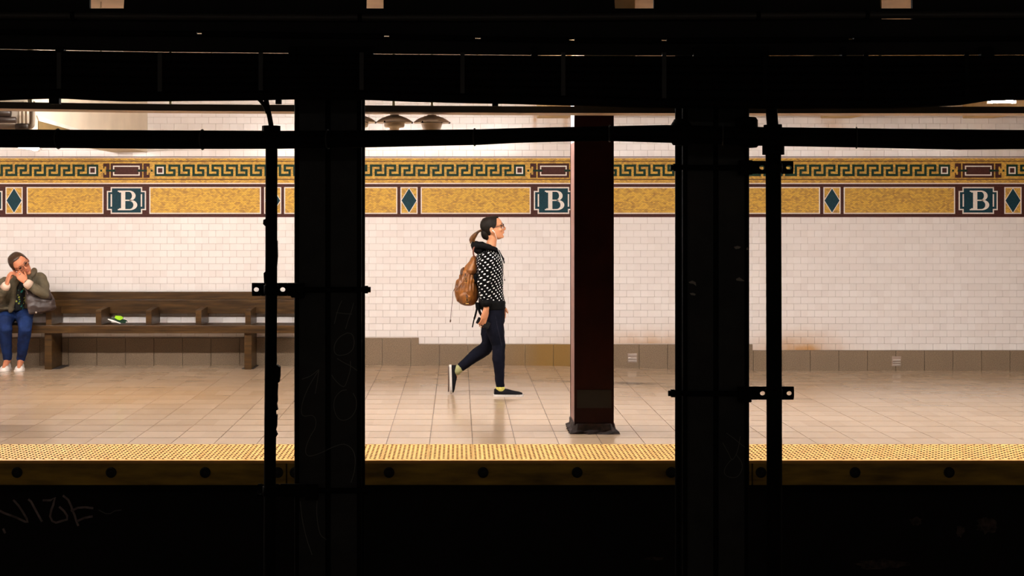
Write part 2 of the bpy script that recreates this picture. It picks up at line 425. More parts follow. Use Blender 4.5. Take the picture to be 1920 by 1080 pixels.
def diamond(x0, x1):
    g = obj('diamond_panel', wbox(x0+1.6, x1-1.6, 352.4, 399.4, .006, .0105), M_GOLD, fr)
    c = (x0+x1)/2; bm = bmesh.new(); wring(bm, x0, x1, 350.8, 401, 1.9, .006, .0125); obj('cream_border', bm, M_CREAM, g)
    bm = bmesh.new(); hw, hh = (x1-x0)/2-.4, 24.6
    poly_on_wall(bm, [(c, 376-hh), (c+hw, 376), (c, 376+hh), (c-hw, 376)], .006, .0115); obj('diamond_edge', bm, M_CREAM, g)
    bm = bmesh.new(); hw, hh = hw-1.6, 22.4
    poly_on_wall(bm, [(c, 376-hh), (c+hw, 376), (c, 376+hh), (c-hw, 376)], .006, .0135); obj('teal_diamond', bm, M_TEAL, g)
def tablet(c):
    x = lambda v: c+v
    def cross(ix, iy):
        return [(x(-29.5+ix), 350.8+iy), (x(29.5-ix), 350.8+iy), (x(29.5-ix), 358+iy), (x(36.6-ix), 358+iy), (x(36.6-ix), 394-iy),
                (x(29.5-ix), 394-iy), (x(29.5-ix), 401-iy), (x(-29.5+ix), 401-iy), (x(-29.5+ix), 394-iy), (x(-36.6+ix), 394-iy), (x(-36.6+ix), 358+iy), (x(-29.5+ix), 358+iy)]
    bm = bmesh.new(); poly_on_wall(bm, cross(0, 0), .006, .0105); t = obj('letter_tablet', bm, M_CREAM, fr)
    bm = bmesh.new(); poly_on_wall(bm, cross(2.3, 2.3), .006, .0125); obj('teal_field', bm, M_TEAL, t)
    for s in (-1, 1):
        a, b_ = sorted((c+s*27, c+s*29.4)); obj('cream_bar', wbox(a, b_, 364, 387.5, .006, .0145), M_CREAM, t)
    bm = bmesh.new(); z = .0150; lv = [0]
    def rect(x0, x1, y0, y1):
        lv[0] += .00008; box(bm, wx(c+x0), wx(c+x1), DW-z-lv[0], DW-.006, wz(y1), wz(y0))
    rect(-9.8, -2.0, 358.2, 393.2)                                # stem
    rect(-16, 6, 357.4, 359.6); rect(-16, 7, 392.0, 394.2); rect(-3, 7, 374.4, 376.8)
    rect(-13.5, -8, 359.4, 361); rect(-13.5, -8, 390.6, 392.2)
    def bowl(cx, cy, RX, RY, rx, ry):
        prev = None
        for i in range(15):
            a = -math.pi/2+math.pi*i/14
            o_ = (c+cx+RX*math.cos(a), cy+RY*math.sin(a)); n_ = (c+cx+rx*math.cos(a), cy+ry*math.sin(a))
            if prev: poly_on_wall(bm, [prev[0], o_, n_, prev[1]], .006, z+.0006)
            prev = (o_, n_)
    bowl(5.0, 367.1, 12.3, 9.7, 5.6, 7.4); bowl(6.0, 384.3, 14.4, 9.9, 7.2, 7.6)
    obj('letter', bm, M_CREAM, t)
for c in BC + [-31.5]: tablet(c)
for x0, x1 in ((50.7, 194.5), (280.5, 489.5), (533, 745), (789, 995), (1080, 1288), (1333, 1537), (1581.5, 1790), (1921, 2120), (2165, 2370),
               (-280, -75), (-512, -325)): gold_panel(x0, x1)
for x0 in (11, 495.5, 751, 1294.5, 1543.5, 1882.5, 2127, -318): diamond(x0, x0+32)
# ------------------------------------------------------------------ platform floor
fl = obj('floor', bx(XL, XR, DE+.09, DW, -.17, -.062), M_FJOINT); tag(fl, 'polished beige tiled floor of the far platform', kind='structure')
rest = bmesh.new(); cand = []
nr = int((DW-DT)/FTP)+1; nc0 = int((XL-FX0)/FTP)
for r_ in range(nr):
    for c_ in range(nc0, int((XR-FX0)/FTP)):
        x0 = FX0+c_*FTP; y0 = DT+r_*FTP; y1 = min(y0+FTP, DW-.005); px = VX+(x0+FTP/2)*F/(y0+FTP/2)
        cand.append((not (-20 < px < 1940) or (hidden(px) and r_ > 6), r_, abs(px-VX), x0, y0, y1))
cand.sort()
def floor_tile(bm, x0, y0, y1):
    g, h = .0022, .0055; a = [(x0+g, y0+h), (x0+FTP-g, y0+h), (x0+FTP-g, y1-h), (x0+g, y1-h)]
    top = [bm.verts.new((x, y, fz(x, y))) for x, y in a]; bot = [bm.verts.new((x, y, fz(x, y)-.006)) for x, y in a]
    bm.faces.new(top)
    for i in range(4): bm.faces.new((top[i], bot[i], bot[(i+1) % 4], top[(i+1) % 4]))
for i, c_ in enumerate(cand):
    if i < 300:
        bm = bmesh.new(); floor_tile(bm, *c_[3:]); obj('floor_tile', bm, M_FLOOR, fl)
    else: floor_tile(rest, *c_[3:])
o = obj('floor_tile_field', rest, M_FLOOR, fl); o['kind'] = 'stuff'
# screed under the tiles, following the slight dip
bm = bmesh.new(); N = 60
for i in range(N):
    xa, xb = XL+(XR-XL)*i/N, XL+(XR-XL)*(i+1)/N
    bm.faces.new([bm.verts.new((x, y, fz(x, y)-.004)) for x, y in ((xa, DT), (xb, DT), (xb, DW), (xa, DW))])
obj('joint_bed', bm, M_FJOINT, fl)
# tactile strip
ts = thing('trim_2', Vector((0, DE, -.02)), 'yellow tactile warning strip of domed tiles along the platform edge', kind='structure')
def tactile_mesh():
    bm = bmesh.new(); y0, y1 = DE+.045, DT-.002; L = y1-y0
    box(bm, .0016, FTP-.0016, 0, L, -.03, .0)
    n_yellow = len(bm.faces)
    for c_ in range(10):
        for r_ in range(11):
            x = FTP*(c_+.5)/10; y = .0305+.0595*r_+(.0297 if c_ % 2 else 0)-.012
            if y > L-.008: continue
            lo = [bm.verts.new((x+(.0105)*math.cos(a*math.pi/4), y+.0105*math.sin(a*math.pi/4), .0)) for a in range(8)]
            hi = [bm.verts.new((x+.0075*math.cos(a*math.pi/4), y+.0075*math.sin(a*math.pi/4), .0055)) for a in range(8)]
            bm.faces.new(hi)
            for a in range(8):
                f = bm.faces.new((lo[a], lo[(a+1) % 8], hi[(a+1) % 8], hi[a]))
                f.material_index = 1 if a in (5, 6) else 0  # grime plus the dome's own shade, put into the track-side facets' colour
    bmesh.ops.recalc_face_normals(bm, faces=bm.faces)
    me = bpy.data.meshes.new('tactile_tile'); bm.to_mesh(me); bm.free(); me.materials.append(M_YELLOW); me.materials.append(M_GRIME_SHADE); return me
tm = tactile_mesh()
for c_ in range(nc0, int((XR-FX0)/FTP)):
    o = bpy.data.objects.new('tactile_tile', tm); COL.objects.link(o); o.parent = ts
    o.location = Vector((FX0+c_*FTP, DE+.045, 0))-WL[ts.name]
obj('edge_nosing', bx(XL, XR, DE, DE+.045, -.02, .001, .003), M_EDGE, ts)
# rubbing board with bolts
rb = thing('trim_3', Vector((0, DE, -.17)), 'grimy yellow timber rubbing board with black bolts below the platform edge', kind='structure')
def ex(px): return (px-VX)/F*DE
joints = [-1211, -337, 537, 1411, 2285, 2900]
for a, b_ in zip(joints, joints[1:]):
    bd = obj('board', bx(ex(a+1.2), ex(b_-1.2), DE+.004, DE+.09, -.163, -.0195, .004), M_BOARD, rb)
    pxs = [a+16+176.4*i for i in range(6) if a+16+176.4*i < b_-12]
    if b_-12-pxs[-1] > 20: pxs[-1] = min(pxs[-1], b_-16) if len(pxs) == 6 else pxs[-1]; pxs += [b_-16]
    for p_ in pxs:
        bm = bmesh.new(); c = Vector((ex(p_), DE+.004, -.079)); r_ = .036
        loft(bm, [[c+Vector((q*math.cos(2*math.pi*k/14), dy, q*math.sin(2*math.pi*k/14))) for k in range(14)] for q, dy in ((r_, .002), (r_, -.006), (r_*.8, -.012), (r_*.72, -.004), (.012, -.004), (.012, -.016), (.004, -.018))])
        obj('bolt', bm, M_BOLT, bd)
# under the platform
uw = obj('wall_trackside', bx(XL, XR, DE+.55, DE+.7, -1.3, -.17), M_SOOT); tag(uw, 'soot-black wall in the recess under the platform edge', kind='structure')
def U(px, py): d = DE+.545; return P(px, py, d)
def stroke(pts, w_, name, m, parent, plane, thick=.002):
    bm = bmesh.new(); prev = None; pts = [plane(*p) for p in pts]
    for i, p_ in enumerate(pts):
        d = (pts[min(i+1, len(pts)-1)]-pts[max(i-1, 0)]).normalized(); s = Vector((-d.z, 0, d.x))*w_
        q = [bm.verts.new(p_+s), bm.verts.new(p_-s), bm.verts.new(p_-s-Vector((0, thick, 0))), bm.verts.new(p_+s-Vector((0, thick, 0)))]
        if prev:
            for k in range(4): bm.faces.new((prev[k], prev[(k+1) % 4], q[(k+1) % 4], q[k]))
        else: bm.faces.new(q)
        prev = q
    bm.faces.new(list(reversed(prev)))
    return obj(name, bm, m, parent)
for pts in ([(-14, 950), (8, 962), (30, 970), (47, 978), (52, 979), (50, 972), (43, 960), (35, 948), (25, 937)],
            [(53, 936), (58, 940), (64, 951), (70, 962), (76, 973), (79, 978)],
            [(80, 938), (95, 938), (103, 933), (100, 946), (96, 957), (94, 968), (98, 977), (105, 980), (115, 977), (126, 974), (126, 967), (120, 958), (111, 950)],
            [(118, 929), (128, 937), (134, 950), (136, 957), (140, 966), (143, 976), (147, 986)], [(133, 958), (146, 952), (160, 951), (175, 953)], [(143, 978), (158, 971), (174, 968)],
            [(6, 991), (8, 996), (10, 1000)]):
    stroke(pts, .0075, 'graffiti_stroke', M_SPRAY, uw, U)
stroke([(185, 956), (198, 963), (207, 963), (215, 958), (228, 956)], .003, 'graffiti_stroke', M_CHALK, uw, U)
tb_ = obj('trackbed', bx(XL, XR, 1.6, DE+.55, -1.5, -1.3), M_SOOT); tag(tb_, 'dark track bed between the platforms', kind='structure')
# pale paint blots low on the recess wall
for cx, cy, rx_, ry_ in ((1717, 978, 16, 10), (1800, 996, 10, 14), (1850, 985, 26, 18), (1650, 1057, 60, 12), (1226, 1047, 24, 4)):
    bm = bmesh.new(); pts = []
    for k in range(22):
        a = 2*math.pi*k/22; q = .55+.45*random.random(); pts.append(U(cx+rx_*q*math.cos(a), cy+ry_*q*math.sin(a)))
    fa = [bm.verts.new(p_-Vector((0, .003, 0))) for p_ in pts]; ba = [bm.verts.new(p_) for p_ in pts]; bm.faces.new(fa)
    for i in range(22): bm.faces.new((fa[i], ba[i], ba[(i+1) % 22], fa[(i+1) % 22]))
    obj('flaking_paint', bm, mat('flaking_paint', (.012, .010, .008), col2=(.13, .09, .07), rough=.9, scale=30), uw)
# ceilings, near platform
ce = obj('ceiling', bx(XL, XR, 9.3, DW+.2, 3.24, 3.4), M_CEIL); tag(ce, 'painted plaster ceiling over the far platform', kind='structure')
ct = obj('ceiling_trackway', bx(XL, XR, -3.2, 9.3, 3.3, 3.5), M_SOOT); tag(ct, 'soot-black concrete ceiling over the tracks', kind='structure')
nf = obj('floor_near', bx(XL, XR, -3.2, 1.6, -.4, 0), mat('worn_concrete', (.25, .22, .19), rough=.7)); tag(nf, 'worn concrete floor of the near platform', kind='structure')
wf = obj('wall_front', bx(XL, XR, -3.4, -3.2, -.4, 3.4), mat('dull_tile', (.5, .45, .4), rough=.4)); tag(wf, 'dull tiled wall behind the near platform', kind='structure')
for side, x in (('left', XL), ('right', XR)):
    o = obj('wall_'+side, bx(x-.2 if side == 'left' else x, x if side == 'left' else x+.2, -3.4, DW+.2, -1.5, 3.4), M_CEIL); tag(o, 'painted end wall at the %s end of the station' % ('bench' if side == 'left' else 'far'), kind='structure')
# ------------------------------------------------------------------ ceiling beams and bulkhead over the far platform
for i, px in enumerate((1036, 1302, 1568, 1834, 2100)):
    x = wx(px); bm = bx(x-.17, x+.17, 9.6, DW-.002, wz(222), 3.25, .01)
    o = obj('ceiling_beam', bm, M_SOFFIT)
    tag(o, 'stained plaster ceiling beam meeting the wall, %s from the maroon platform column' % ('first', 'second', 'third', 'fourth', 'fifth')[i], kind='structure')
bk = obj('bulkhead', bx(wx(209), wx(277), 11.3, DW-.002, wz(285.5), 3.25, .008), M_PLASTER); tag(bk, 'cream plastered bulkhead hanging from the ceiling above the bench', kind='structure')
# a slanting cream stair string with a tan triangular soffit against the bulkhead
bm = bmesh.new(); xb = wx(277)+.004
def BK(px, py): # a point of the bulkhead's flank as seen in the picture
    d = -wx(277)*-1/((px-VX)/F) if False else wx(277)/((px-VX)/F); return P(px, py, d)
pts = [BK(71, 227), BK(131, 243.5), BK(150, 256), BK(71, 246)]
fa = [bm.verts.new(p+Vector((.006, 0, 0))) for p in pts]; ba = [bm.verts.new(p) for p in pts]; bm.faces.new(fa)
for i in range(4): bm.faces.new((fa[i], ba[i], ba[(i+1) % 4], fa[(i+1) % 4]))
obj('triangular_panel', bm, mat('tan_plaster', (.20, .13, .045), rough=.8), bk)
bm = bmesh.new(); pts = [BK(67, 216.5), BK(155, 245.5), BK(133, 244), BK(71, 227)]
fa = [bm.verts.new(p+Vector((.012, 0, 0))) for p in pts]; ba = [bm.verts.new(p) for p in pts]; bm.faces.new(fa)
for i in range(4): bm.faces.new((fa[i], ba[i], ba[(i+1) % 4], fa[(i+1) % 4]))
obj('slanting_trim', bm, mat('white_trim', (.8, .75, .68), rough=.6), bk)
# ------------------------------------------------------------------ fluorescent lights
def fluorescent(x, y, z, label, along='x', L=1.2, tr=.03, *, tube_m=M_TUBE, group='fluorescent lights of the station', added_skirt=False):
    t = thing('fluorescent_light', (x, y, z), label, 'light', group)
    def bb(l, w_, z0, z1): return bx(x-(l if along == 'x' else w_), x+(l if along == 'x' else w_), y-(w_ if along == 'x' else l), y+(w_ if along == 'x' else l), z+z0, z+z1)
    k_ = tr/.03; obj('housing', bb(L/2+.03*k_, .06*k_, .05*k_, .12*k_), M_LAMPMETAL, t)
    if added_skirt:  # skirts added to keep the tube's light off the upper wall
        for s in (-1, 1): obj('added_skirt', bx(x-L/2-.03, x+L/2+.03, y+s*.075-.004, y+s*.075+.004, z-.012, z+.12), M_LAMPMETAL, t)
    e = Vector((L/2, 0, 0)) if along == 'x' else Vector((0, L/2, 0)); c = Vector((x, y, z+.005))
    obj('tube', tb([c-e, c+e], tr, 10), tube_m, t)
    for s in (-1, 1):
        p_ = c+e*s*1.01; obj('end_cap', bx(p_.x-.025*k_, p_.x+.025*k_, p_.y-.035*k_, p_.y+.035*k_, z-.03*k_, z+.055*k_, .003), M_LAMPMETAL, t)
    for s in (-.7, .7):
        p_ = c+e*s; obj('hanger_rod', tb([(p_.x, p_.y, z+.12*k_), (p_.x, p_.y, 3.25)], .006, 6), M_LAMPMETAL, t)
ORD = ('first', 'second', 'third', 'fourth', 'fifth')
spots = [-7.0, -5.2, -2.3, -.72, .56]
for i, x in enumerate(spots):
    fluorescent(x, 10.95, 2.62, 'fluorescent tube light close under the ceiling, %s of five from the bench end' % ORD[i])
for i, x in enumerate((2.2, 3.5, 4.95, 6.4)):
    fluorescent(x, 10.95, 2.57, 'fluorescent tube light hung low with added light-blocking skirts, %s one beyond the maroon column' % ORD[i], group='skirted lights hung low', added_skirt=True)
fluorescent(-3.96, 12.9, 2.245, 'bright fluorescent tube light hung low beside the cream bulkhead over the seated person', 'y', 1.2, group=None)
fluorescent(P(1878, 190, 11.2).x, 11.2, P(1880, 191.0, 11.2).z, 'bright fluorescent tube light glimpsed above the tray far along the platform', 'x', .19, .014, group=None)
for i, x in enumerate((-4.5, 0, 4.5)):
    fluorescent(x, -1.6, 3.0, 'dim unseen fluorescent tube added as fill over the near platform, %s from the bench end' % ORD[i], 'x', 1.2, tube_m=M_TUBE_FILL, group='added fill lights over the near platform')  # unseen tubes added as weak fill for the column fronts
# ------------------------------------------------------------------ lighting tray with dome fixtures
tray = thing('lighting_tray', P(VX, 211, 10.3), 'long thin tray hung along the platform, coloured as unlit black face and lit beige underside', 'tray')
TP = [(-450, 197), (0, 203), (270, 207), (700, 209.6), (1000, 211.4), (1400, 212), (1920, 212), (2400, 212)]
def poly_y(tab, px):
    for (a, ya), (b_, yb) in zip(tab, tab[1:]):
        if px <= b_: return ya+(yb-ya)*(px-a)/(b_-a)
    return tab[-1][1]
top, und = bmesh.new(), bmesh.new(); r1, r2 = [], []
for px in [-450+i*75 for i in range(39)]:
    y = poly_y(TP, px); A = P(px, y, 10.3); T = Vector((0, 0, .046)); B = Vector((A.x, 10.56, A.z))
    r1.append([A, A+T, B+T, B]); r2.append([A+Vector((0, .002, -.002)), A+Vector((0, .002, .001)), B+Vector((0, -.002, .001)), B+Vector((0, -.002, -.002))])
loft(top, r1); loft(und, r2)
obj('tray_body', top, M_TRAY_UNLIT, tray); obj('tray_underside', und, M_TRAY_LIT, tray)  # unlit face and lit underside put into two tray colours
for i, px in enumerate((738, 810, 560, 320, 57, 1320, 1650)):
    p_ = P(px, poly_y(TP, px)-12, 10.45); obj('hanger_rod', tb([p_, (p_.x, p_.y, 3.25)], .012 if i != 4 else .02, 8), mat('brass_rod', (.18, .14, .06), rough=.5), tray)
for i, (px, lab) in enumerate(((671, 'pale metal dome fixture half hidden by the dark column, under the tray'), (739.5, 'pale metal dome fixture with narrow stem, middle of three under the tray'), (809.5, 'pale metal dome fixture with drum-shaped bowl, nearest the walking person'))):
    s = 10.43/F; y0 = poly_y(TP, px)+4; c = P(px, y0, 10.43); c.y = 10.43
    t = thing('dome_fixture', c, lab, 'ceiling fixture', 'dome fixtures under the tray')
    bm = bmesh.new(); lathe(bm, c, [(8.5*s, -1*s), (8*s, -2.5*s), (14*s, -4*s), (23*s, -7.5*s), (30*s, -11.5*s), (34*s, -15*s), (33.5*s, -16.5*s), (20*s, -15*s), (5*s, -14*s)], 28)
    d = obj('dome', bm, M_LAMPMETAL, t, True)
    for k in range(3):
        a = math.pi*(k*2/3); q = c+Vector((33*s*math.cos(a), 33*s*math.sin(a), -16*s)); bm = bmesh.new(); ell(bm, q, 1.8*s, 1.8*s, 2*s); obj('rim_clip', bm, M_PIPE, d)
    bm = bmesh.new(); lathe(bm, c, [(20.8*s, -13.5*s), (20.8*s, -15.6*s), (19*s, -15.8*s), (19*s, -13.5*s)], 28); obj('black_gasket', bm, M_PIPE, t)
    bm = bmesh.new()
    lathe(bm, c, [(18, -15), (19.5, -17), (19, -23), (17, -25), (9, -26), (8.5, -40), (3, -41)] and [(r_*s, z*s) for r_, z in ([(18, -15), (19.5, -17), (19, -23), (17, -25), (9, -26), (8.5, -40), (3, -41)] if i != 2 else [(18, -15), (20, -17), (18.5, -22), (17, -27), (16.5, -40), (6, -42)])], 28)
    obj('bowl', bm, M_LAMPMETAL, t, True)
# old pipes in the far corner above the bench
pp = thing('ceiling_pipes', P(30, 243, 11.0), 'brown and grey service pipes with an elbow under the ceiling at the bench end', 'pipe')
obj('pipe', tb(spline([P(-120, 237.5, 11.0), P(-20, 237.5, 11), P(45, 237.5, 11.0), P(58, 236, 11.0), P(60.5, 228, 11.0), P(60.5, 190, 11.0)], 5), .021, 10), mat('grey_pipe', (.22, .17, .12), rough=.5), pp, True)
obj('pipe_sleeve', tb([P(30, 237.5, 11), P(54, 237.5, 11)], .025, 12), mat('dark_pipe_sleeve', (.03, .02, .013), rough=.5), pp, True)
obj('pipe', tb([P(-120, 225, 11.2), P(30, 225, 11.2)], .026, 12), mat('dark_brown_pipe', (.035, .018, .012), rough=.4), pp, True)
obj('pipe', tb([P(-120, 212, 11.2), P(20, 212, 11.2)], .03, 12), mat('dark_brown_pipe', (.035, .018, .012)), pp, True)
for x in (37, 44, 51): obj('pipe_stub', tb([P(x, 190, 11.3), P(x, 232, 11.3)], .008, 8), mat('cream_pipe', (.6, .5, .38), rough=.6), pp, True)
# ------------------------------------------------------------------ maroon platform columns
def maroon(pxc, label, group='maroon platform columns'):
    d = 10.67; s = d/F; x0, x1 = (pxc-36.5-VX)*s, (pxc+37.5-VX)*s; xm = (x0+x1)/2
    t = thing('platform_column', (xm, d+.2, 0), label, 'column', group)
    obj('front_flange', bx(x0, x1, d, d+.022, 0, 3.25, .004), M_MAROON, t)
    obj('back_flange', bx(x0, x1, d+.38, d+.402, 0, 3.25, .004), M_MAROON, t)
    for a, b_ in ((x0+.003, x0+.018), (x1-.018, x1-.003)):
        zq = P(0, 268, d+.2).z; obj('side_plate', bx(a, b_, d+.02, d+.382, 0, zq), M_ROSE, t); obj('upper_side_plate', bx(a, b_, d+.02, d+.382, zq, 3.25), M_PALE, t)
    obj('black_band', bx(xm-.128, xm+.128, d-.003, d+.001, P(0, 765, d).z, P(0, 731, d).z), mat('black_paint_patch', (.004, .003, .003), rough=.8), t)
    bm = bmesh.new(); random.seed(3); rings = []
    for z, g_ in ((-.002, .030), (.015, .024), (.03, .012), (.07, .006), (.075, .0)):
        rg = []
        for k in range(36):
            a = 2*math.pi*k/36; ca, sa = math.cos(a), math.sin(a); q = g_*(.5+random.random())+.002
            hx, hy = (x1-x0)/2+q, .203+q; m_ = 1/max(abs(ca)/hx, abs(sa)/hy); rg.append(Vector((xm+ca*m_, d+.2+sa*m_, z)))
        rings.append(rg)
    loft(bm, rings); obj('crumbling_footing', bm, mat('crumbled_grout', (.008, .006, .0055), col2=(.035, .02, .018), rough=.95, scale=30), t)
maroon(1113.5, 'maroon steel column standing near the platform edge ahead of the walking person')
maroon(-86, 'maroon steel column just past the seated person towards the platform edge')
# ------------------------------------------------------------------ black steel columns between the tracks
DC = 5.73
def PC(px, py): return P(px, py, DC-.0005)
def dark_column(p0, p1, label):
    xa, xb = P(p0, 0, DC).x, P(p1, 0, DC).x; xm = (xa+xb)/2; gap = .011
    t = thing('track_column', (xm, DC+.14, -1.3), label, 'column', 'black columns between the tracks')
    obj('web_plate', bx(xm-gap, xm+gap, DC+.016, DC+.187, -1.3, 3.3), M_PIPE, t)
    for y0, y1 in ((DC, DC+.014), (DC+.188, DC+.202)):
        for a, b_ in ((xa+.012, xm-gap), (xm+gap, xb-.012)): obj('angle_flange', bx(a, b_, y0, y1, -1.3, 3.3), M_STEEL, t)
        for x in (xa+.011, xb-.011): obj('bulb_edge', tb([(x, y0+.008, -1.3), (x, y0+.008, 3.3)], .012, 10), M_PIPE, t, True)
    return t
cl = dark_column(552, 678, 'black steel column with scratched letters and an arrow beside the bench end')
cr = dark_column(1280, 1405, 'black steel column with small pale patches past the maroon column')
CH = [[(641, 563.5), (636, 575), (631, 590), (627, 607)], [(663, 568), (659, 583), (653, 600), (648, 617)], [(630, 586), (646, 588), (660, 589)],
      [(651, 624), (660, 627), (664, 640), (661, 655), (650, 664), (634, 666), (627, 659), (628, 645), (637, 632), (651, 624)],
      [(632, 672), (645, 680), (657, 686), (670, 695)], [(657, 677), (657, 692), (652, 710), (646, 724), (638, 722), (627, 711), (622, 703)],
      [(650, 731), (640, 733), (629, 745), (626, 762), (631, 780), (642, 788), (657, 783), (667, 768), (668, 750), (662, 737)],
      [(566, 711), (582, 705), (598, 693), (590, 706), (578, 727), (568, 752), (565, 772), (570, 780), (585, 779), (592, 787), (591, 802), (582, 818), (574, 838), (574, 851), (583, 855), (604, 848), (625, 838), (645, 833), (660, 842), (666, 860), (664, 885), (658, 905)],
      [(598, 693), (595, 715), (591, 738)], [(563, 940), (567, 975), (575, 1010), (585, 1040)], [(595, 930), (594, 965), (600, 1000), (612, 1012)]]
for c in CH: stroke([(p_.x, p_.y) for p_ in spline([Vector((a, b_, 0)) for a, b_ in c], 4)], .0014, 'chalk_mark', M_CHALK, cl, PC, .0008)
for c in ([(1362, 812), (1376, 822), (1392, 835), (1402, 841)], [(1355, 830), (1366, 850), (1373, 862), (1383, 845), (1388, 818)], [(1373, 860), (1362, 873), (1358, 886), (1366, 894), (1382, 894), (1391, 880), (1390, 866), (1380, 852)]):
    stroke([(p_.x, p_.y) for p_ in spline([Vector((a, b_, 0)) for a, b_ in c], 4)], .0011, 'chalk_mark', M_CHALK, cr, PC, .0008)
for pts in ([(1291, 529), (1298, 526), (1304, 529), (1305, 536), (1300, 532), (1293, 531)], [(1293, 550), (1299, 549), (1304, 551), (1303, 554), (1296, 553)], [(1380, 523), (1386, 520), (1392, 524), (1396, 527), (1389, 527), (1381, 526)],
            [(1376, 463), (1383, 461), (1389, 463), (1386, 466), (1379, 467)], [(1399, 466), (1402, 463), (1403, 468), (1400, 469)]):
    bm = bmesh.new(); fa = [bm.verts.new(PC(*p_)-Vector((0, .004, 0))) for p_ in pts]; ba = [bm.verts.new(PC(*p_)) for p_ in pts]; bm.faces.new(fa); n = len(pts)
    for i in range(n): bm.faces.new((fa[i], ba[i], ba[(i+1) % n], fa[(i+1) % n]))
    obj('pale_patch', bm, M_PATCH, cr)  # small pale patches on the column's front
# ------------------------------------------------------------------ vertical conduits with brackets
DV = 5.60; sv = DV/F
def V(px, py): return P(px, py, DV)
def plate(px0, px1, py0, py1, holes, d0, d1):
    bm = bmesh.new(); r = 5.0; n = 16
    cells = sorted((hx-9, hx+9, hx, hy) for hx, hy in holes); cur = px0; segs = []
    for a, b_, hx, hy in cells:
        a = max(a, px0)
        if a > cur: segs.append((cur, a, None))
        segs.append((a, min(b_, px1), (hx, hy))); cur = b_
    if cur < px1: segs.append((cur, px1, None))
    for a, b_, h in segs:
        if h is None:
            A, B = P(a, py1, d0), P(b_, py0, d0); box(bm, A.x, B.x, d0, d1, A.z, B.z); continue
        oc = []
        for k in range(n):
            t = 2*math.pi*(k+.5)/n; ca, sa = math.cos(t), math.sin(t)
            m_ = min(((b_ if ca > 0 else a)-h[0])/ca if abs(ca) > 1e-6 else 1e9, ((py1 if sa > 0 else py0)-h[1])/sa if abs(sa) > 1e-6 else 1e9)
            oc.append(((h[0]+ca*m_, h[1]+sa*m_), (h[0]+r*ca, h[1]+r*.85*sa)))
        # keep the rectangle's corners
        rings = []
        for dd in (d0, d1):
            rings.append([[bm.verts.new(P(*o_, d0)+Vector((0, dd-d0, 0))) for o_, _ in oc], [bm.verts.new(P(*i_, d0)+Vector((0, dd-d0, 0))) for _, i_ in oc]])
        for k in range(n):
            j = (k+1) % n
            for q in (0, 1): bm.faces.new((rings[q][0][k], rings[q][0][j], rings[q][1][j], rings[q][1][k]))
            bm.faces.new((rings[0][1][k], rings[0][1][j], rings[1][1][j], rings[1][1][k])); bm.faces.new((rings[0][0][k], rings[0][0][j], rings[1][0][j], rings[1][0][k]))
    return bm
def bracket(t, py, px_plate, holes, px_rod, nut, hx):
    k = obj('bracket', plate(px_plate[0], px_plate[1], py-12.5, py+12, holes, DC-.045, DC-.037), M_PIPE, t)
    d = DC-.025; obj('rod', tb([P(px_rod[0], py, d), P(px_rod[1], py, d)], .010, 8), M_PIPE, k)
    s = 1 if nut > px_rod[0] else -1
    obj('nut', tb([P(nut-s*7, py, d), P(nut, py, d)], .017, 6), M_PIPE, k); obj('nut', tb([P(nut-s*2, py, d), P(nut+s*5, py, d)], .011, 8), M_PIPE, k)
    obj('hook_plate', bx(*sorted((P(px_plate[1 if s > 0 else 0], 0, DC).x, P(px_plate[1 if s > 0 else 0]+s*24, 0, DC).x)), DC-.05, DC-.006, P(0, py+14, DC).z, P(0, py-13, DC).z, .004), M_PIPE, k)
    obj('pipe_clamp', tb([V(hx, py-8), V(hx, py+9)], .0285 if hx < 900 else .034, 16), M_PIPE, k, True)
t = thing('conduit_pipe', V(508.5, 1250), 'black upright pipe with peeling edge bracketed beside the black column near the bench', 'pipe', 'upright pipes on the columns')
obj('pipe', tb([V(504, 1500), V(506, 900), V(508.5, 560), V(509, 300), V(509, 240)], [.0232]*5, 16), M_PIPE, t, True)
obj('pipe_coupling', tb([V(508.5, 236), V(508.5, 247)], .036, 8), M_PIPE, t)
obj('slanting_pipe', tb([V(509, 240), V(506, 222), V(502.5, 205), V(499, 188), V(497, 170)], .0095*1.0, 10), M_PIPE, t, True)
obj('cable', tb(spline([V(478, 180), V(488, 188), V(497, 200), V(502, 212)], 5), .008, 8), M_CABLE, t, True)
bracket(t, 543, (472, 548), ((480.5, 543), (530, 543)), (545, 690), 690, 508.5)
bracket(t, 920, (481, 574), ((487, 923), (517, 923)), (560, 690), 690, 506)
def crust(t, pts, depth=.03):
    bm = bmesh.new(); pts = [V(*p_) for p_ in pts]
    fa = [bm.verts.new(p_-Vector((0, depth/2, 0))) for p_ in pts]; ba = [bm.verts.new(p_+Vector((0, depth/2, 0))) for p_ in pts]; n = len(pts)
    bm.faces.new(fa); bm.faces.new(list(reversed(ba)))
    for i in range(n): bm.faces.new((fa[i], ba[i], ba[(i+1) % n], fa[(i+1) % n]))
    obj('peeling_crust', bm, M_PIPE, t)
crust(t, [(512, 682), (520, 684), (525.5, 688), (525.5, 705), (524, 716), (520, 717), (521, 722), (520, 740), (520.5, 752), (519, 757), (521, 768), (515, 770), (516, 776), (520, 778), (519, 800), (517, 806), (520.5, 815), (516, 822), (517, 835), (512, 840), (508, 780)])
crust(t, [(512, 640), (518, 642), (518.5, 680), (512, 690)])
crust(t, [(500, 410), (494.5, 412), (494, 420), (498, 424), (502, 424)]); crust(t, [(512, 440), (520, 452), (520.5, 480), (519, 500), (512, 500)]); crust(t, [(502, 505), (495, 512), (496, 530), (502, 532)])
t = thing('conduit_pipe', V(1451, 1250), 'thick black upright pipe bracketed beside the black column far along the platform', 'pipe', 'upright pipes on the columns')
obj('pipe', tb([V(1452, 1500), V(1452, 900), V(1451, 560), V(1450, 280)], .0300, 16), M_PIPE, t, True)
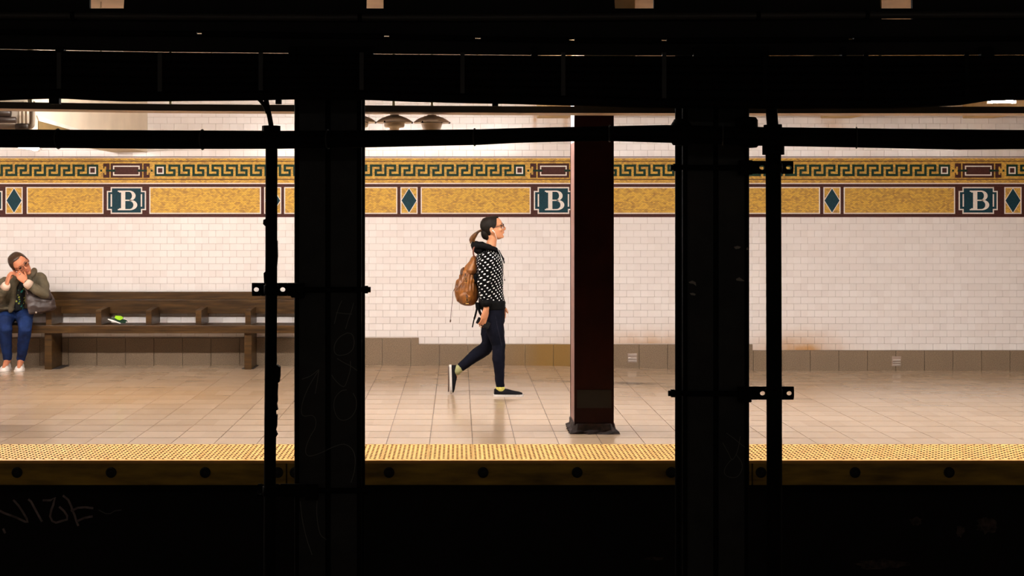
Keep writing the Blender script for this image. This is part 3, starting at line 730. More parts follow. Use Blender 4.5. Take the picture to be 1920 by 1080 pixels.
obj('pipe', tb([V(1450, 285), V(1449, 240), V(1447, 215), V(1446, 190), V(1444, 130)], .0225, 16), M_PIPE, t, True)
obj('pipe_coupling', tb([V(1450, 262), V(1450, 290)], .043, 14), M_PIPE, t)
obj('pipe_coupling', tb([V(1449, 234), V(1449.5, 252)], .036, 14), M_PIPE, t)
bracket(t, 314, (1407, 1488), ((1429, 314), (1479, 314)), (1408, 1262), 1262, 1451)
bracket(t, 737.5, (1405, 1489), ((1430, 737.5), (1480, 737.5)), (1406, 1258), 1258, 1451)
# ------------------------------------------------------------------ horizontal cable bundle
DB = 5.48; sb = DB/F
def Bp(px, py): return P(px, py, DB)
TOPB = [(-300, 243), (0, 242), (300, 244), (520, 245), (700, 244), (900, 242), (960, 240), (1150, 236), (1250, 234), (1440, 238), (1680, 241), (1920, 243.5), (2200, 246)]
BOTB = [(-300, 277), (0, 277), (300, 279.5), (520, 279.5), (700, 276.5), (900, 272), (960, 268.5), (1075, 265.5), (1150, 265), (1250, 268), (1440, 274), (1560, 276), (1800, 281), (1920, 280), (2200, 280)]
t = thing('cable_bundle', Bp(VX, 260), 'thick black bundle of cables slung across the black columns above head height', 'cables')
xs = [-300+25*i for i in range(101)]
for f_, r_ in ((0, 9.5), (.5, 9.5), (1, 8.5)):
    pts = [Bp(x, (poly_y(TOPB, x)+r_)*(1-f_)+(poly_y(BOTB, x)-r_)*f_) + Vector((0, -.012 if f_ == .5 else 0, 0)) for x in xs]
    obj('cable', tb(pts, r_*sb, 10), M_CABLE, t, True)
for x in (110, 380, 615, 890, 1143, 1355, 1605):
    ya, yb = poly_y(TOPB, x)-1, poly_y(BOTB, x)+1; lp = []
    for k in range(15):
        a = 2*math.pi*k/14; lp.append(Bp(x-3*math.sin(a), (ya+yb)/2+(yb-ya)/2*math.cos(a))+Vector((0, -.034*math.sin(a)-.006, 0)))
    obj('cable_tie', tb(lp, .0026, 6), M_STRAP, t)
for (x, y, rx, rz) in ((1277, 250, 20, 24), (1275, 240, 14, 18), (1400, 240, 22, 22), (1405, 262, 18, 16)):
    bm = bmesh.new(); lathe(bm, (0, 0, 0), [(.2, -1), (.8, -.95), (1, -.7), (1, .7), (.8, .95), (.2, 1)], 14)
    c = P(x, y, DC-.03); bm.transform(Matrix.Translation(c) @ Matrix.Diagonal((rx*sb, .04, rz*sb, 1))); obj('clamp_casting', bm, M_PIPE, t, True)
# ------------------------------------------------------------------ overhead rack of sagging cables
DR = 5.46; sr = DR/F
def Rp(px, py): return P(px, py, DR)
SL = [(-300, 88), (0, 92), (300, 97.5), (700, 101), (1000, 103.5), (1300, 104.5), (1920, 103), (2200, 102)]
BOT = [(-300, 188), (0, 187), (28, 185.5), (110, 183), (180, 187), (240, 189), (300, 188.5), (480, 187), (540, 185), (690, 186), (760, 189), (870, 192), (960, 193.5), (1075, 197), (1200, 201), (1500, 203), (1700, 202), (1800, 196), (1850, 188), (1920, 186), (2200, 188)]
t = thing('cable_rack', Rp(VX, 190), 'dark overhead rack of sagging black cables on grey hangers along the tracks', 'cables')
n = 6
for k in range(n):
    pts = []
    for x in xs:
        b_ = poly_y(BOT, x); top_ = poly_y(SL, x)+11.0+3*math.sin(x/260.)*(k/6); y = top_+(b_-9-top_)*k/(n-1)
        pts.append(Rp(x, y)+Vector((0, .012*(k % 2), 0)))
    obj('cable', tb(pts, 10.2*sr, 8), M_CABLE, t, True)
obj('backing_plate', bx(Rp(-300, 0).x, Rp(2200, 0).x, DR+.025, DR+.03, Rp(0, 178).z, Rp(0, 112).z), M_SOOT, t)
for x in [115+188*i for i in range(-2, 12)]:
    obj('hanger_strap', bx(Rp(x-4, 0).x, Rp(x+4, 0).x, DR-.034, DR-.028, Rp(0, poly_y(BOT, x)-16).z, Rp(0, 100).z), M_STRAP if -50 < x < 1300 else M_PIPE, t)
for a, b_ in ((105, 121), (541, 555), (560, 700), (996, 1008), (1300, 1440), (1577, 1586), (1838, 1862)):   # blocks in the slit over the cables
    obj('spacer_block', bx(Rp(a, 0).x, Rp(b_, 0).x, DR-.01, DR+.02, Rp(0, 110).z, Rp(0, 88).z), M_PIPE, t)
for a, b_, y0, y1 in ((93, 112, 180, 195), (517, 527, 180, 195), (923, 934, 188, 199)):
    obj('hanger_block', bx(Rp(a, 0).x, Rp(b_, 0).x, DR-.01, DR+.02, Rp(0, y1).z, Rp(0, y0).z), M_PIPE, t)
ch = thing('steel_channel', Rp(VX, 97), 'black steel channel running above the cable rack', 'beam')
MID = [(-300, 57), (0, 59), (374, 62.5), (725, 67.5), (896, 71.5), (1072, 74.5), (1245, 75.5), (1595, 73), (1920, 71), (2200, 70)]
def band(nm, ytop, ybot, d, th=.012):
    bm = bmesh.new(); loft(bm, [[P(x, ytop(x), d), P(x, ybot(x), d), P(x, ybot(x), d)+Vector((0, th, 0)), P(x, ytop(x), d)+Vector((0, th, 0))] for x in xs]); return bm
obj('lower_plate', band('a', lambda x: poly_y(MID, x)+1.2, lambda x: poly_y(SL, x)-.8, DR+.03), M_SOOT, ch)
obj('upper_plate', band('a', lambda x: 36, lambda x: poly_y(MID, x)-1.0, DR+.03), M_SOOT, ch)
wins = [374, 725, 896, 1072, 1245, 1595]; cur = -300
for w_ in wins+[2205]:
    seg = [Rp(x, poly_y(MID, x)) for x in [cur+(w_-5-cur)*i/8 for i in range(9)]]
    obj('cover_strip', tb(seg, 5*sr, 6), M_PIPE, ch); cur = w_+5
oc = thing('overhead_conduit', Rp(VX, 38), 'dull grey conduit pipe running across the tracks just under the ceiling', 'pipe')
obj('pipe', tb([Rp(x, 27+6*math.exp(-((x-750)/700)**2)) for x in xs], 7.0*sr, 10), mat('dull_conduit', (.045, .038, .030), rough=.5), oc, True)
for x in (137, 675, 1421, 1625): obj('pipe_joint', tb([Rp(x-4, 27+6*math.exp(-((x-750)/700)**2)), Rp(x+4, 27+6*math.exp(-((x-750)/700)**2))], 8*sr, 10), M_PIPE, oc, True)
edges = [-300, 168, 243, 687, 719, 1142, 1226, 1640, 1711, 2200]
for i in range(0, 10, 2):
    bm = bmesh.new(); a, b_ = edges[i], edges[i+1]; sl = 14
    loft(bm, [[P(a+(0 if i == 0 else sl*(-1 if i < 4 else .0)), 60, DR+.05), P(b_+(sl if i > 2 else -0), 60, DR+.05), P(b_, -160, DR+.05), P(a, -160, DR+.05)], [P(a+(0 if i == 0 else sl*(-1 if i < 4 else .0)), 60, DR+.05)+Vector((0, .02, 0)), P(b_+(sl if i > 2 else 0), 60, DR+.05)+Vector((0, .02, 0)), P(b_, -160, DR+.05)+Vector((0, .02, 0)), P(a, -160, DR+.05)+Vector((0, .02, 0))]])
    o = obj('ceiling_plate', bm, M_SOOT); tag(o, 'soot-black hanging steel plate under the trackway ceiling, %s along the tracks from the bench end' % ('first', 'second', 'third', 'fourth', 'fifth')[i//2], 'steel plate', 'steel plates under the trackway ceiling')
o = obj('ceiling_angle', bx(P(-300, 0, DR).x, P(2200, 0, DR).x, DR+.04, DR+.05, P(0, 30, DR).z, P(0, 13, DR).z), M_SOOT); tag(o, 'black steel angle closing the foot of the hanging plates above the conduit', 'beam')
# ------------------------------------------------------------------ bench
BF = 14.97; sbn = BF/F
def bxp(px, d=BF): return (px-VX)/F*d
bench = thing('bench', (bxp(270), 15.2, 0), 'long dark wooden bench with arm dividers against the tiled wall', 'bench')
xl, xr = bxp(-255), bxp(573)
zs = P(0, 610, BF).z
obj('seat', bx(xl, xr, BF, 15.34, zs-.083, zs, .006), M_WOOD, bench)
zt, zb, zm = P(0, 547, 15.35).z, P(0, 588, 15.35).z, P(0, 561.5, 15.35).z
for z0, z1 in ((zm+.001, zt), (zb, zm-.001)): obj('backrest_board', bx(bxp(-255, 15.35), bxp(566, 15.35), 15.35, 15.405, z0, z1, .005), M_WOOD, bench)
arms = [-196, -102, -8.5, 85.5, 179, 273, 366.5, 459.5, 553]
za = P(0, 582, BF).z
for i, a in enumerate(arms):
    bm = bmesh.new(); x0, x1 = bxp(a), bxp(a)+.058
    loft(bm, [[Vector((x, y, z)) for y, z in ((BF+.012, zs-.002), (BF+.012, za-.008), (BF+.025, za), (15.27, za+.012), (DW-.035, za+.012), (DW-.035, zs-.002))] for x in (x0, x1)])
    obj('arm_divider', bm, M_WOOD, bench)
for a in (-294+0, 82.5, 457.5):
    x0, x1 = bxp(a, 15.0), bxp(a, 15.0)+.075; obj('leg', bx(x0, x1, 15.02, DW-.035, 0, zs-.083, .004), M_WOOD, bench)
    obj('foot_plate', bx(x0-.03 if a > 400 else x0, x1+(.08 if a < 400 else .02), 15.05, DW-.04, 0, .006), mat('rusty_plate', (.03, .022, .018), rough=.7), bench)
# crumpled wrapper on the bench seat
wc = P(222, 609.5, 15.1); wp = thing('snack_wrapper', (wc.x, 15.1, zs), 'crumpled lime green and white wrapper lying on the bench seat', 'litter')
def wr(px, py, dy=0): p_ = P(px, py, 15.1); return Vector((p_.x, 15.1+dy, p_.z-(P(0, 610, 15.1).z-zs)))
def sheet(rows, name, m, th=.002):
    bm = bmesh.new(); g_ = [[bm.verts.new(p_) for p_ in r_] for r_ in rows]; lo = [[bm.verts.new(p_-Vector((0, 0, th))) for p_ in r_] for r_ in rows]
    R_, C_ = len(rows), len(rows[0])
    for q in (g_, lo):
        for i in range(R_-1):
            for j in range(C_-1): bm.faces.new((q[i][j], q[i][j+1], q[i+1][j+1], q[i+1][j]))
    bd = [(0, j) for j in range(C_)]+[(i, C_-1) for i in range(1, R_)]+[(R_-1, j) for j in range(C_-2, -1, -1)]+[(i, 0) for i in range(R_-2, 0, -1)]
    for (a, b_), (c, d) in zip(bd, bd[1:]+bd[:1]): bm.faces.new((g_[a][b_], g_[c][d], lo[c][d], lo[a][b_]))
    return obj(name, bm, m, wp)
M_LIME = mat('lime_plastic', (.30, .62, .02), rough=.35); M_DKGREEN = mat('dark_green_plastic', (.006, .035, .02), rough=.35); M_WHITEP = mat('white_plastic_film', (.85, .83, .82), rough=.4)
sheet([[wr(204, 599.5, -.05), wr(211, 602.6, -.06), wr(219, 604.6, -.06), wr(228, 607.5, -.05)], [wr(205, 598.8, -.04), wr(212, 600.6, -.045), wr(220, 603.2, -.045), wr(228, 606.2, -.04)]], 'film_edge', M_WHITEP, .004)
sheet([[wr(208, 599, -.04), wr(217, 602, -.045), wr(227, 605.5, -.05), wr(236, 607.5, -.03)], [wr(212, 596.8, 0), wr(219, 598.5, .0), wr(229, 600, 0), wr(237, 602, .01)], [wr(214, 599, .05), wr(221, 600, .05), wr(231, 602, .05), wr(238, 606, .04)]], 'dark_panel', M_DKGREEN, .003)
sheet([[wr(216, 597.2, -.022), wr(221, 600, -.03), wr(226, 601.5, -.03), wr(231, 599, -.02)], [wr(216.5, 593.5, .0), wr(221, 594, .0), wr(226, 594.2, .0), wr(231, 596.6, .0)], [wr(217, 595.5, .03), wr(222, 596, .03), wr(227, 597, .03), wr(232, 598.5, .02)]], 'lime_panel', M_LIME, .003)
sheet([[wr(232, 597.4, -.01), wr(236, 600, -.012), wr(241, 603.2, -.01)], [wr(232, 598.2, .02), wr(236.5, 601.5, .02), wr(240, 604.6, .02)]], 'film_edge', M_WHITEP, .003)
# ------------------------------------------------------------------ outlets on the granite base
def outlet(px0, px1, py0, py1, label, bars):
    t = thing('wall_outlet', W((px0+px1)/2, py1, .04), label, 'outlet', 'outlets on the granite base')
    def q(a, b_, c, d, o0, o1, bev=.0015): return bx(wx(a), wx(b_), DW-o1, DW-o0, wz(d), wz(c), bev)
    obj('cover_plate', q(px0, px1, py0, py1, .028, .036), mat('dull_aluminium', (.36, .27, .22), rough=.45, metal=.3), t)
    for a in bars: obj('flap', q(px0+1.3, px1-1.3, a[0], a[1], .034, a[2]), a[3], t)
outlet(1176, 1194, 662, 679, 'small dull metal outlet cover on the granite base by the maroon column', [(663, 668, .040, MATS['dull_aluminium'] if 'dull_aluminium' in MATS else M_ALU), (670, 673.4, .046, M_ALU), (674.6, 678, .040, M_ALU)])
outlet(1670.5, 1687.5, 667.5, 686, 'small shiny metal outlet cover on the granite base far along the platform', [(673.5, 676, .052, M_ALU), (678, 680.2, .052, M_ALU), (682, 685, .04, M_ALU)])
# ------------------------------------------------------------------ people
M_SKIN = mat('warm_skin', (.50, .215, .108), col2=(.58, .265, .14), rough=.5, spec=.3, scale=20)
M_SKIN2 = mat('fair_skin', (.54, .20, .10), col2=(.62, .25, .14), rough=.5, spec=.3, scale=20)
M_HAIR = mat('black_hair', (.004, .003, .0025), col2=(.010, .007, .005), rough=.6, spec=.12, scale=30, stretch=(1, 1, 4))
M_TAIL = mat('brown_tipped_hair', (.010, .006, .003), col2=(.16, .062, .016), rough=.45, spec=.3, scale=14, stretch=(3, 3, 1))
M_HAIR2 = mat('dark_brown_hair', (.020, .009, .005), col2=(.06, .028, .013), rough=.35, scale=30, stretch=(4, 1, 1))
M_BLACKC = mat('black_cloth', (.004, .004, .0045), rough=.9, spec=.08, var=.3, scale=30, bump=.1)
M_JEANS = mat('dark_navy_denim', (.0022, .0026, .0065), col2=(.005, .006, .013), rough=.85, spec=.08, scale=12, bump=.08, bscale=120)
M_DENIM = mat('blue_denim', (.002, .007, .036), col2=(.009, .030, .125), rough=.8, spec=.2, scale=9, bump=.08, bscale=120)
M_OLIVE = mat('olive_jacket_cloth', (.058, .048, .028), col2=(.125, .102, .062), rough=.85, scale=10, bump=.1)
M_CUFF = mat('cream_knit', (.66, .50, .40), rough=.9)
M_LEATHER = mat('tan_leather', (.085, .026, .004), col2=(.29, .10, .013), rough=.42, scale=14, bump=.35, bscale=26)
M_LEATHERD = mat('dark_brown_leather', (.05, .016, .005), rough=.5)
M_BRASS = mat('brass_buckle', (.45, .25, .06), rough=.35, metal=.7)
M_BAG = mat('plum_brown_leather', (.024, .015, .014), col2=(.055, .036, .032), rough=.45, scale=9, bump=.12)
M_SOLE = mat('white_rubber', (.62, .58, .55), rough=.6)
M_SOLED = mat('grubby_outsole', (.10, .065, .05), rough=.8)
M_SHOE = mat('black_canvas', (.006, .006, .0075), rough=.85, spec=.1, var=.3, scale=60)
M_WSHOE = mat('white_flat_shoe', (.78, .72, .68), rough=.45)
M_SOCK = mat('yellow_sock', (.62, .58, .14), rough=.9, var=.25, scale=60)
M_GLASS = mat('black_frame_plastic', (.004, .003, .003), rough=.4, spec=.2)
M_WHITE = mat('white_plastic', (.8, .78, .76), rough=.3)
M_EYE = mat('dark_eye', (.02, .012, .01), rough=.2)
M_LIP = mat('rose_lip', (.42, .10, .07), rough=.4)
def floral(nt, b, r, g):
    v = nt.nodes.new('ShaderNodeTexVoronoi'); v.inputs['Scale'].default_value = 34; nt.links.new(g.outputs['Position'], v.inputs['Vector'])
    rr = nt.nodes.new('ShaderNodeValToRGB'); cr_ = rr.color_ramp; cr_.interpolation = 'CONSTANT'
    cr_.elements[0].color = (.35, .40, .06, 1); cr_.elements[1].position = .3; cr_.elements[1].color = (.02, .28, .26, 1)
    e = cr_.elements.new(.5); e.color = (.006, .009, .012, 1)
    sp = nt.nodes.new('ShaderNodeSeparateColor'); nt.links.new(v.outputs['Color'], sp.inputs[0]); nt.links.new(sp.outputs[0], rr.inputs[0])
    out = mixc(nt, mathn(nt, 'GREATER_THAN', v.outputs['Distance'], .42), rr.outputs[0], (.006, .009, .012)); nt.links.new(out, b.inputs['Base Color'])
M_FLORAL = mat('black_floral_print', (.01, .01, .012), rough=.7, build=floral)
def dots(nt, b, r, g):
    uv = nt.nodes.new('ShaderNodeAttribute'); uv.attribute_name = 'dot_uv'
    s = nt.nodes.new('ShaderNodeSeparateXYZ'); nt.links.new(uv.outputs['Vector'], s.inputs[0])
    # staggered rows of slanted oval dots printed on black
    nx = bnoise(nt, g, 14, 2)
    u = mathn(nt, 'ADD', mathn(nt, 'DIVIDE', s.outputs[0], .036), mathn(nt, 'MULTIPLY', mathn(nt, 'SUBTRACT', nx, .5), 1.3))
    v = mathn(nt, 'ADD', mathn(nt, 'DIVIDE', s.outputs[1], .0255), mathn(nt, 'MULTIPLY', mathn(nt, 'SUBTRACT', nx, .5), .8))
    v = mathn(nt, 'SUBTRACT', v, mathn(nt, 'MULTIPLY', u, .5))
    row = mathn(nt, 'FLOOR', v)
    uu = mathn(nt, 'ADD', u, mathn(nt, 'MULTIPLY', mathn(nt, 'MODULO', mathn(nt, 'ADD', row, 400), 2), .5))
    fu = mathn(nt, 'SUBTRACT', mathn(nt, 'FRACT', mathn(nt, 'ADD', uu, 400)), .5); fv = mathn(nt, 'SUBTRACT', mathn(nt, 'FRACT', mathn(nt, 'ADD', v, 400)), .5)
    fv2 = mathn(nt, 'ADD', fv, mathn(nt, 'MULTIPLY', fu, .1))
    d = mathn(nt, 'ADD', mathn(nt, 'POWER', mathn(nt, 'ABSOLUTE', mathn(nt, 'DIVIDE', fu, .19)), 2.0), mathn(nt, 'POWER', mathn(nt, 'ABSOLUTE', mathn(nt, 'DIVIDE', fv2, .225)), 2.0))
    out = mixc(nt, mathn(nt, 'LESS_THAN', d, 1.0), (.003, .003, .0035), (.85, .83, .83)); nt.links.new(out, b.inputs['Base Color'])
M_DOTS = mat('black_cloth_with_white_dots', (.01, .01, .01), rough=.95, spec=.05, build=dots)

HEAD = [(.106, .005, -.030, .022), (.099, .044, -.062, .046), (.082, .069, -.084, .063), (.055, .083, -.095, .071), (.032, .0875, -.097, .074), (.014, .079, -.094, .072),
        (-.008, .079, -.086, .069), (-.030, .080, -.072, .064), (-.050, .079, -.056, .057), (-.070, .075, -.036, .050), (-.088, .070, -.012, .040), (-.101, .060, .010, .026), (-.107, .045, .025, .012)]
def head_rings(M, grow=0.0, n=24):
    out = []
    for z, f, b_, w_ in HEAD:
        c = Vector(((f+b_)/2, 0, z+(grow*(1 if z > 0 else .3) if abs(z) > .09 else 0))); rg = []
        for k in range(n):
            a = 2*math.pi*k/n; ca, sa = math.cos(a), math.sin(a); rx = (f-b_)/2+grow
            # the face narrows a little towards the front
            wn_ = (w_+grow)*(1-.10*max(0, ca))
            rg.append(M @ (c+Vector((rx*math.copysign(abs(ca)**.92, ca), wn_*math.copysign(abs(sa)**.92, sa), 0))))
        out.append(rg)
    return out
def add_head(bm, M):
    loft(bm, list(reversed(head_rings(M)))); m3 = M.to_3x3()
    def e(c, r, rot=None): ell(bm, M @ Vector(c), *r, M=(m3 @ rot) if rot else m3, n=12, m=8)
    tube(bm, [M @ Vector(p_) for p_ in ((.078, 0, .022), (.090, 0, .004), (.102, 0, -.017), (.098, 0, -.027), (.082, 0, -.031))], [.0065, .0075, .0095, .0095, .007], 10, True)
    for s in (-1, 1):
        e((.087, s*.010, -.024), (.010, .007, .007)); e((.070, s*.034, .028), (.016, .020, .007)); e((.056, s*.038, -.020), (.020, .018, .022))
        e((-.016, s*.077, -.010), (.017, .0085, .029), Matrix.Rotation(s*.30, 3, 'Z').to_3x3()); e((-.010, s*.077, -.034), (.008, .007, .010))
    e((.080, 0, -.046), (.0085, .020, .006)); e((.078, 0, -.057), (.0085, .017, .006)); e((.066, 0, -.088), (.014, .020, .015)); e((.072, 0, -.038), (.012, .026, .012))
def head_extras(M, parent, hair_m, eye_open=True, hairline=None):
    """hair cap, eyes, brows and lips"""
    bm = bmesh.new(); loft(bm, list(reversed(head_rings(M, .009)))); bm = fuse(bm, .0055, 3)
    Mi = M.inverted(); kill = []
    for f in bm.faces:
        p_ = Mi @ f.calc_center_median(); x, y, z = p_; y = abs(y)
        lim = .066-.55*max(0, y-.015) if z > .074 else (.046-.3*max(0, .074-z) if z > .015 else (.020 if z > .004 else (-.030 if z > -.055 else -.042)))
        if x > lim or z < -.078: kill.append(f)
    bmesh.ops.delete(bm, geom=kill, context='FACES')
    for _ in range(8):
        mv = {}
        for v in bm.verts:
            nb = [e_.other_vert(v) for e_ in v.link_edges if e_.is_boundary]
            if len(nb) == 2: mv[v] = v.co*.5+(nb[0].co+nb[1].co)*.25
        for v, c in mv.items(): v.co = c
    bmesh.ops.solidify(bm, geom=bm.faces[:], thickness=.012)
    h = obj('hair', bm, hair_m, parent, True)
    m3 = M.to_3x3()
    for s in (-1, 1):
        bm = bmesh.new(); ell(bm, M @ Vector((.0755, s*.031, .010)), .007, .0125, .0048, M=m3, n=10, m=6); obj('eye', bm, M_EYE, parent, True)
        obj('eyebrow', tb([M @ Vector(p_) for p_ in ((.088, s*.014, .030), (.085, s*.032, .034), (.072, s*.050, .030))], [.003, .0035, .002], 6), hair_m, parent)
    bm = bmesh.new(); ell(bm, M @ Vector((.0865, 0, -.0465)), .0035, .018, .004, M=m3, n=10, m=6); ell(bm, M @ Vector((.084, 0, -.0565)), .004, .015, .0045, M=m3, n=10, m=6); obj('lips', bm, M_LIP, parent, True)
    return h
def glasses(M, parent):
    g = None; bm = bmesh.new()
    for s in (-1, 1):
        lp = [M @ Vector((.096-.22*abs(.025*math.cos(a)*1.0+.032-.012)*.5, s*(.033+.025*math.cos(a)), .008+.017*math.sin(a))) for a in [2*math.pi*k/16 for k in range(17)]]
        tube(bm, lp, .0018, 6)
        tube(bm, [M @ Vector(p_) for p_ in ((.090, s*.058, .013), (.076, s*.070, .013), (.0, s*.078, .011), (-.012, s*.078, .003))], .0024, 6)
    tube(bm, [M @ Vector(p_) for p_ in ((.095, -.009, .012), (.098, 0, .015), (.095, .009, .012))], .002, 6)
    g = obj('glasses', bm, M_GLASS, parent)
    bm = bmesh.new()
    for s in (-1, 1): ell(bm, M @ Vector((.0905, s*.033, .008)), .0008, .023, .0155, M=M.to_3x3(), n=14, m=6)
    gm = mat('clear_lens', (.9, .9, .9), rough=.05, var=0)
    gm.node_tree.nodes['Principled BSDF'].inputs['Transmission Weight'].default_value = 1; gm.node_tree.nodes['Principled BSDF'].inputs['IOR'].default_value = 1.01; gm.node_tree.nodes['Principled BSDF'].inputs['Specular IOR Level'].default_value = .05
    obj('lens', bm, gm, g, True)
def add_hand(bm, wrist, fwd, nrm, s=1.0, curl=(.35, .45, .5, .6), tside=1, thumb=(.65, .6, .35), spread=.0, r=.0085):
    fwd = fwd.normalized(); nrm = (nrm-fwd*nrm.dot(fwd)).normalized(); side = fwd.cross(nrm)*tside
    q = lambda a, b_, c: wrist+fwd*a*s+side*b_*s+nrm*c*s
    loft(bm, [ring(q(a, b_, 0), side*w_*s, nrm*t*s, 14, 2.6) for a, b_, w_, t in ((-.015, 0, .026, .019), (.01, .0, .029, .018), (.035, .002, .037, .0165), (.065, .0, .041, .0150), (.088, -.002, .039, .0125), (.096, -.002, .033, .009))])
    for i, (b_, L) in enumerate(((.029, .074), (.010, .082), (-.009, .076), (-.027, .060))):
        p_ = q(.080, b_, 0); d = (fwd+side*(b_*spread*20)).normalized(); pts = [p_, p_+d*.012*s]; rs = [r*s*1.05, r*s]; c = curl[i]
        for k, f_ in enumerate((.45, .31, .24)):
            ang = c*(k+.8); dd = (d*math.cos(ang)+nrm*math.sin(ang)); pts.append(pts[-1]+dd*L*f_*s); rs.append(r*s*(1-.1*(k+1)))
        tube(bm, pts, rs, 8, True)
    t = (fwd*thumb[0]+side*thumb[1]+nrm*thumb[2]).normalized(); p_ = q(.022, .024, .004)
    t2 = (t*.75+fwd*.5+nrm*.25).normalized()
    tube(bm, [p_, p_+t*.034*s, p_+t*.034*s+t2*.028*s, p_+t*.034*s+t2*.05*s], [.013*s, .0115*s, .0098*s, .0085*s], 8, True)
def shoe(M, parent, upper, sole_m, low=False, name='shoe'):
    """one shoe, heel at the origin, toe along +x, sole in the xy plane"""
    sl = [(0.0, .020), (.012, .029), (.05, .033), (.10, .034), (.15, .040), (.19, .044), (.22, .040), (.242, .028), (.252, .010)]
    bm = bmesh.new()
    loft(bm, [[M @ Vector((x, y, z)) for x, y in [(a*1.02-.003, w_*1.07) for a, w_ in sl]+[(a*1.02-.003, -w_*1.07) for a, w_ in reversed(sl)]] for z in ((.0, .021) if not low else (0, .007))])
    top = [(.002, .018, .066), (.02, .031, .074), (.05, .034, .074), (.085, .036, .072), (.115, .037, .068), (.15, .040, .058), (.19, .043, .049), (.22, .039, .043), (.245, .026, .034)] if not low else \
          [(.004, .018, .045), (.02, .028, .048), (.05, .030, .034), (.10, .032, .026), (.14, .037, .030), (.17, .041, .038), (.20, .041, .034), (.225, .034, .027), (.246, .018, .018)]
    u = bmesh.new(); n = 14
    loft(u, [[M @ Vector((x, w_*math.cos(math.pi*k/(n-1)), (.016 if not low else .004)+(h-(.016 if not low else .004))*(abs(math.sin(math.pi*k/(n-1)))**.7))) for k in range(n)] for x, w_, h in top])
    s = obj(name, u, upper, parent, True); obj('sole', bm, sole_m, s)
    return s
def wrinkle(amp, sc):
    return lambda p_: amp*(noise.noise(Vector((p_.x*sc, p_.y*sc, p_.z*sc*1.5)))+.5*noise.noise(Vector((p_.x*sc*2.3, p_.y*sc*2.3, p_.z*sc*3))))
def xform(o, fwd, up): # local x -> fwd, local z -> up
    f = fwd.normalized(); u = (up-f*up.dot(f)).normalized(); l = u.cross(f)
    return Matrix.Translation(o) @ Matrix((f, l, u)).transposed().to_4x4()

# ---- walking person: seen from the side, striding along the platform
DP = 12.91
def Q(px, py, lat=0.0): p_ = P(px, py, DP); return Vector((p_.x, DP+lat, p_.z))
sp = DP/F
walker = thing('person', Q(925, 741), 'person in black dotted hoodie and dark jeans striding along the platform', 'person')
HM = xform(Q(924.3, 428.6), Vector((1, 0, .19)), Vector((-.19, 0, 1))) @ Matrix.Diagonal((1.05, .98, .98, 1))
bm = bmesh.new(); add_head(bm, HM)
tube(bm, [Q(921, 438), Q(922.5, 450), Q(920, 464), Q(914, 480)], [.048, .0435, .048, .06], 16, True)
def tors(bm, rows, hwk=1.0, grow=0.0):
    loft(bm, [ring(Q((a+b_)/2, y), Vector(((b_-a)/2*sp+grow, 0, 0)), Vector((0, hw*hwk+grow, 0)), 28, 2.4) for y, a, b_, hw in rows])
TOR = [(468, 905, 926, .05), (473, 898, 933, .10), (480, 893.5, 938, .150), (492, 892, 942, .170), (510, 892.5, 944, .165), (530, 894, 943, .155), (550, 896.5, 944, .155), (566, 897, 946.5, .165), (572, 898, 946.5, .165)]
tors(bm, [(y, a+5, b_-5, hw-.02) for y, a, b_, hw in TOR]+[(590, 905, 944, .14), (602, 910, 944, .13)])
LEGN = ([Q(925, 588, -.085), Q(926.5, 606, -.085), Q(929.5, 624, -.085), Q(934.5, 646, -.085), Q(934.5, 672, -.085), Q(936, 698, -.08), Q(937, 728, -.08)], [.088, .086, .078, .0585, .0575, .045, .0405])
LEGF = ([Q(923, 588, .085), Q(920, 606, .085), Q(917, 626, .085), Q(916.5, 645, .085), Q(910, 656, .085), Q(894, 666, .085), Q(876, 681, .085), Q(861, 693, .085)], [.086, .082, .074, .062, .062, .060, .048, .040])
for pts, rs in (LEGN, LEGF): tube(bm, pts, [r_-.010 for r_ in rs], 14, True)
tube(bm, [Q(937, 726, -.08), Q(943, 733, -.08), Q(960, 737, -.08)], [.03, .03, .022], 10, True); tube(bm, [Q(861, 692, .085), Q(854, 698, .085), Q(850, 720, .085)], [.032, .03, .022], 10, True)
ARMN = ([Q(913, 484, -.155), Q(909, 505, -.185), Q(906, 527, -.205), Q(908, 548, -.205), Q(910.3, 563, -.20)], [.064, .060, .055, .050, .042])
ARMF = ([Q(918, 484, .155), Q(920, 505, .185), Q(926, 530, .20), Q(935, 556, .18), Q(941.5, 573, .135)], [.060, .056, .050, .044, .034])
for pts, rs in (ARMN, ARMF): tube(bm, pts, [r_-.018 for r_ in rs], 12, True)
tube(bm, [Q(909, 556, -.203), Q(910.6, 566, -.2), Q(911, 577, -.2)], [.030, .027, .0245], 12, True)
hw_ = Q(911, 576, -.20); add_hand(bm, hw_, Q(906.0, 598, -.195)-hw_, Vector((-.72, .75, 0)), 1.02, (.10, .16, .22, .28), 1, (.6, .65, .45))
hf_ = Q(941.5, 574, .13); add_hand(bm, hf_, Q(942.5, 590, .115)-hf_, Vector((-.3, -1, 0)), .92, (.5, .5, .5, .5), -1)
bm = fuse(bm, .0042, 3); body = obj('body', bm, M_SKIN, walker, True)
hair = head_extras(HM, walker, M_HAIR)
bm = bmesh.new(); ell(bm, HM @ Vector((-.070, 0, -.030)), .042, .052, .058); ell(bm, HM @ Vector((-.060, 0, -.066)), .032, .040, .032); bm = fuse(bm, .006, 3); obj('nape_hair', bm, M_HAIR, hair, True)
bm = bmesh.new()
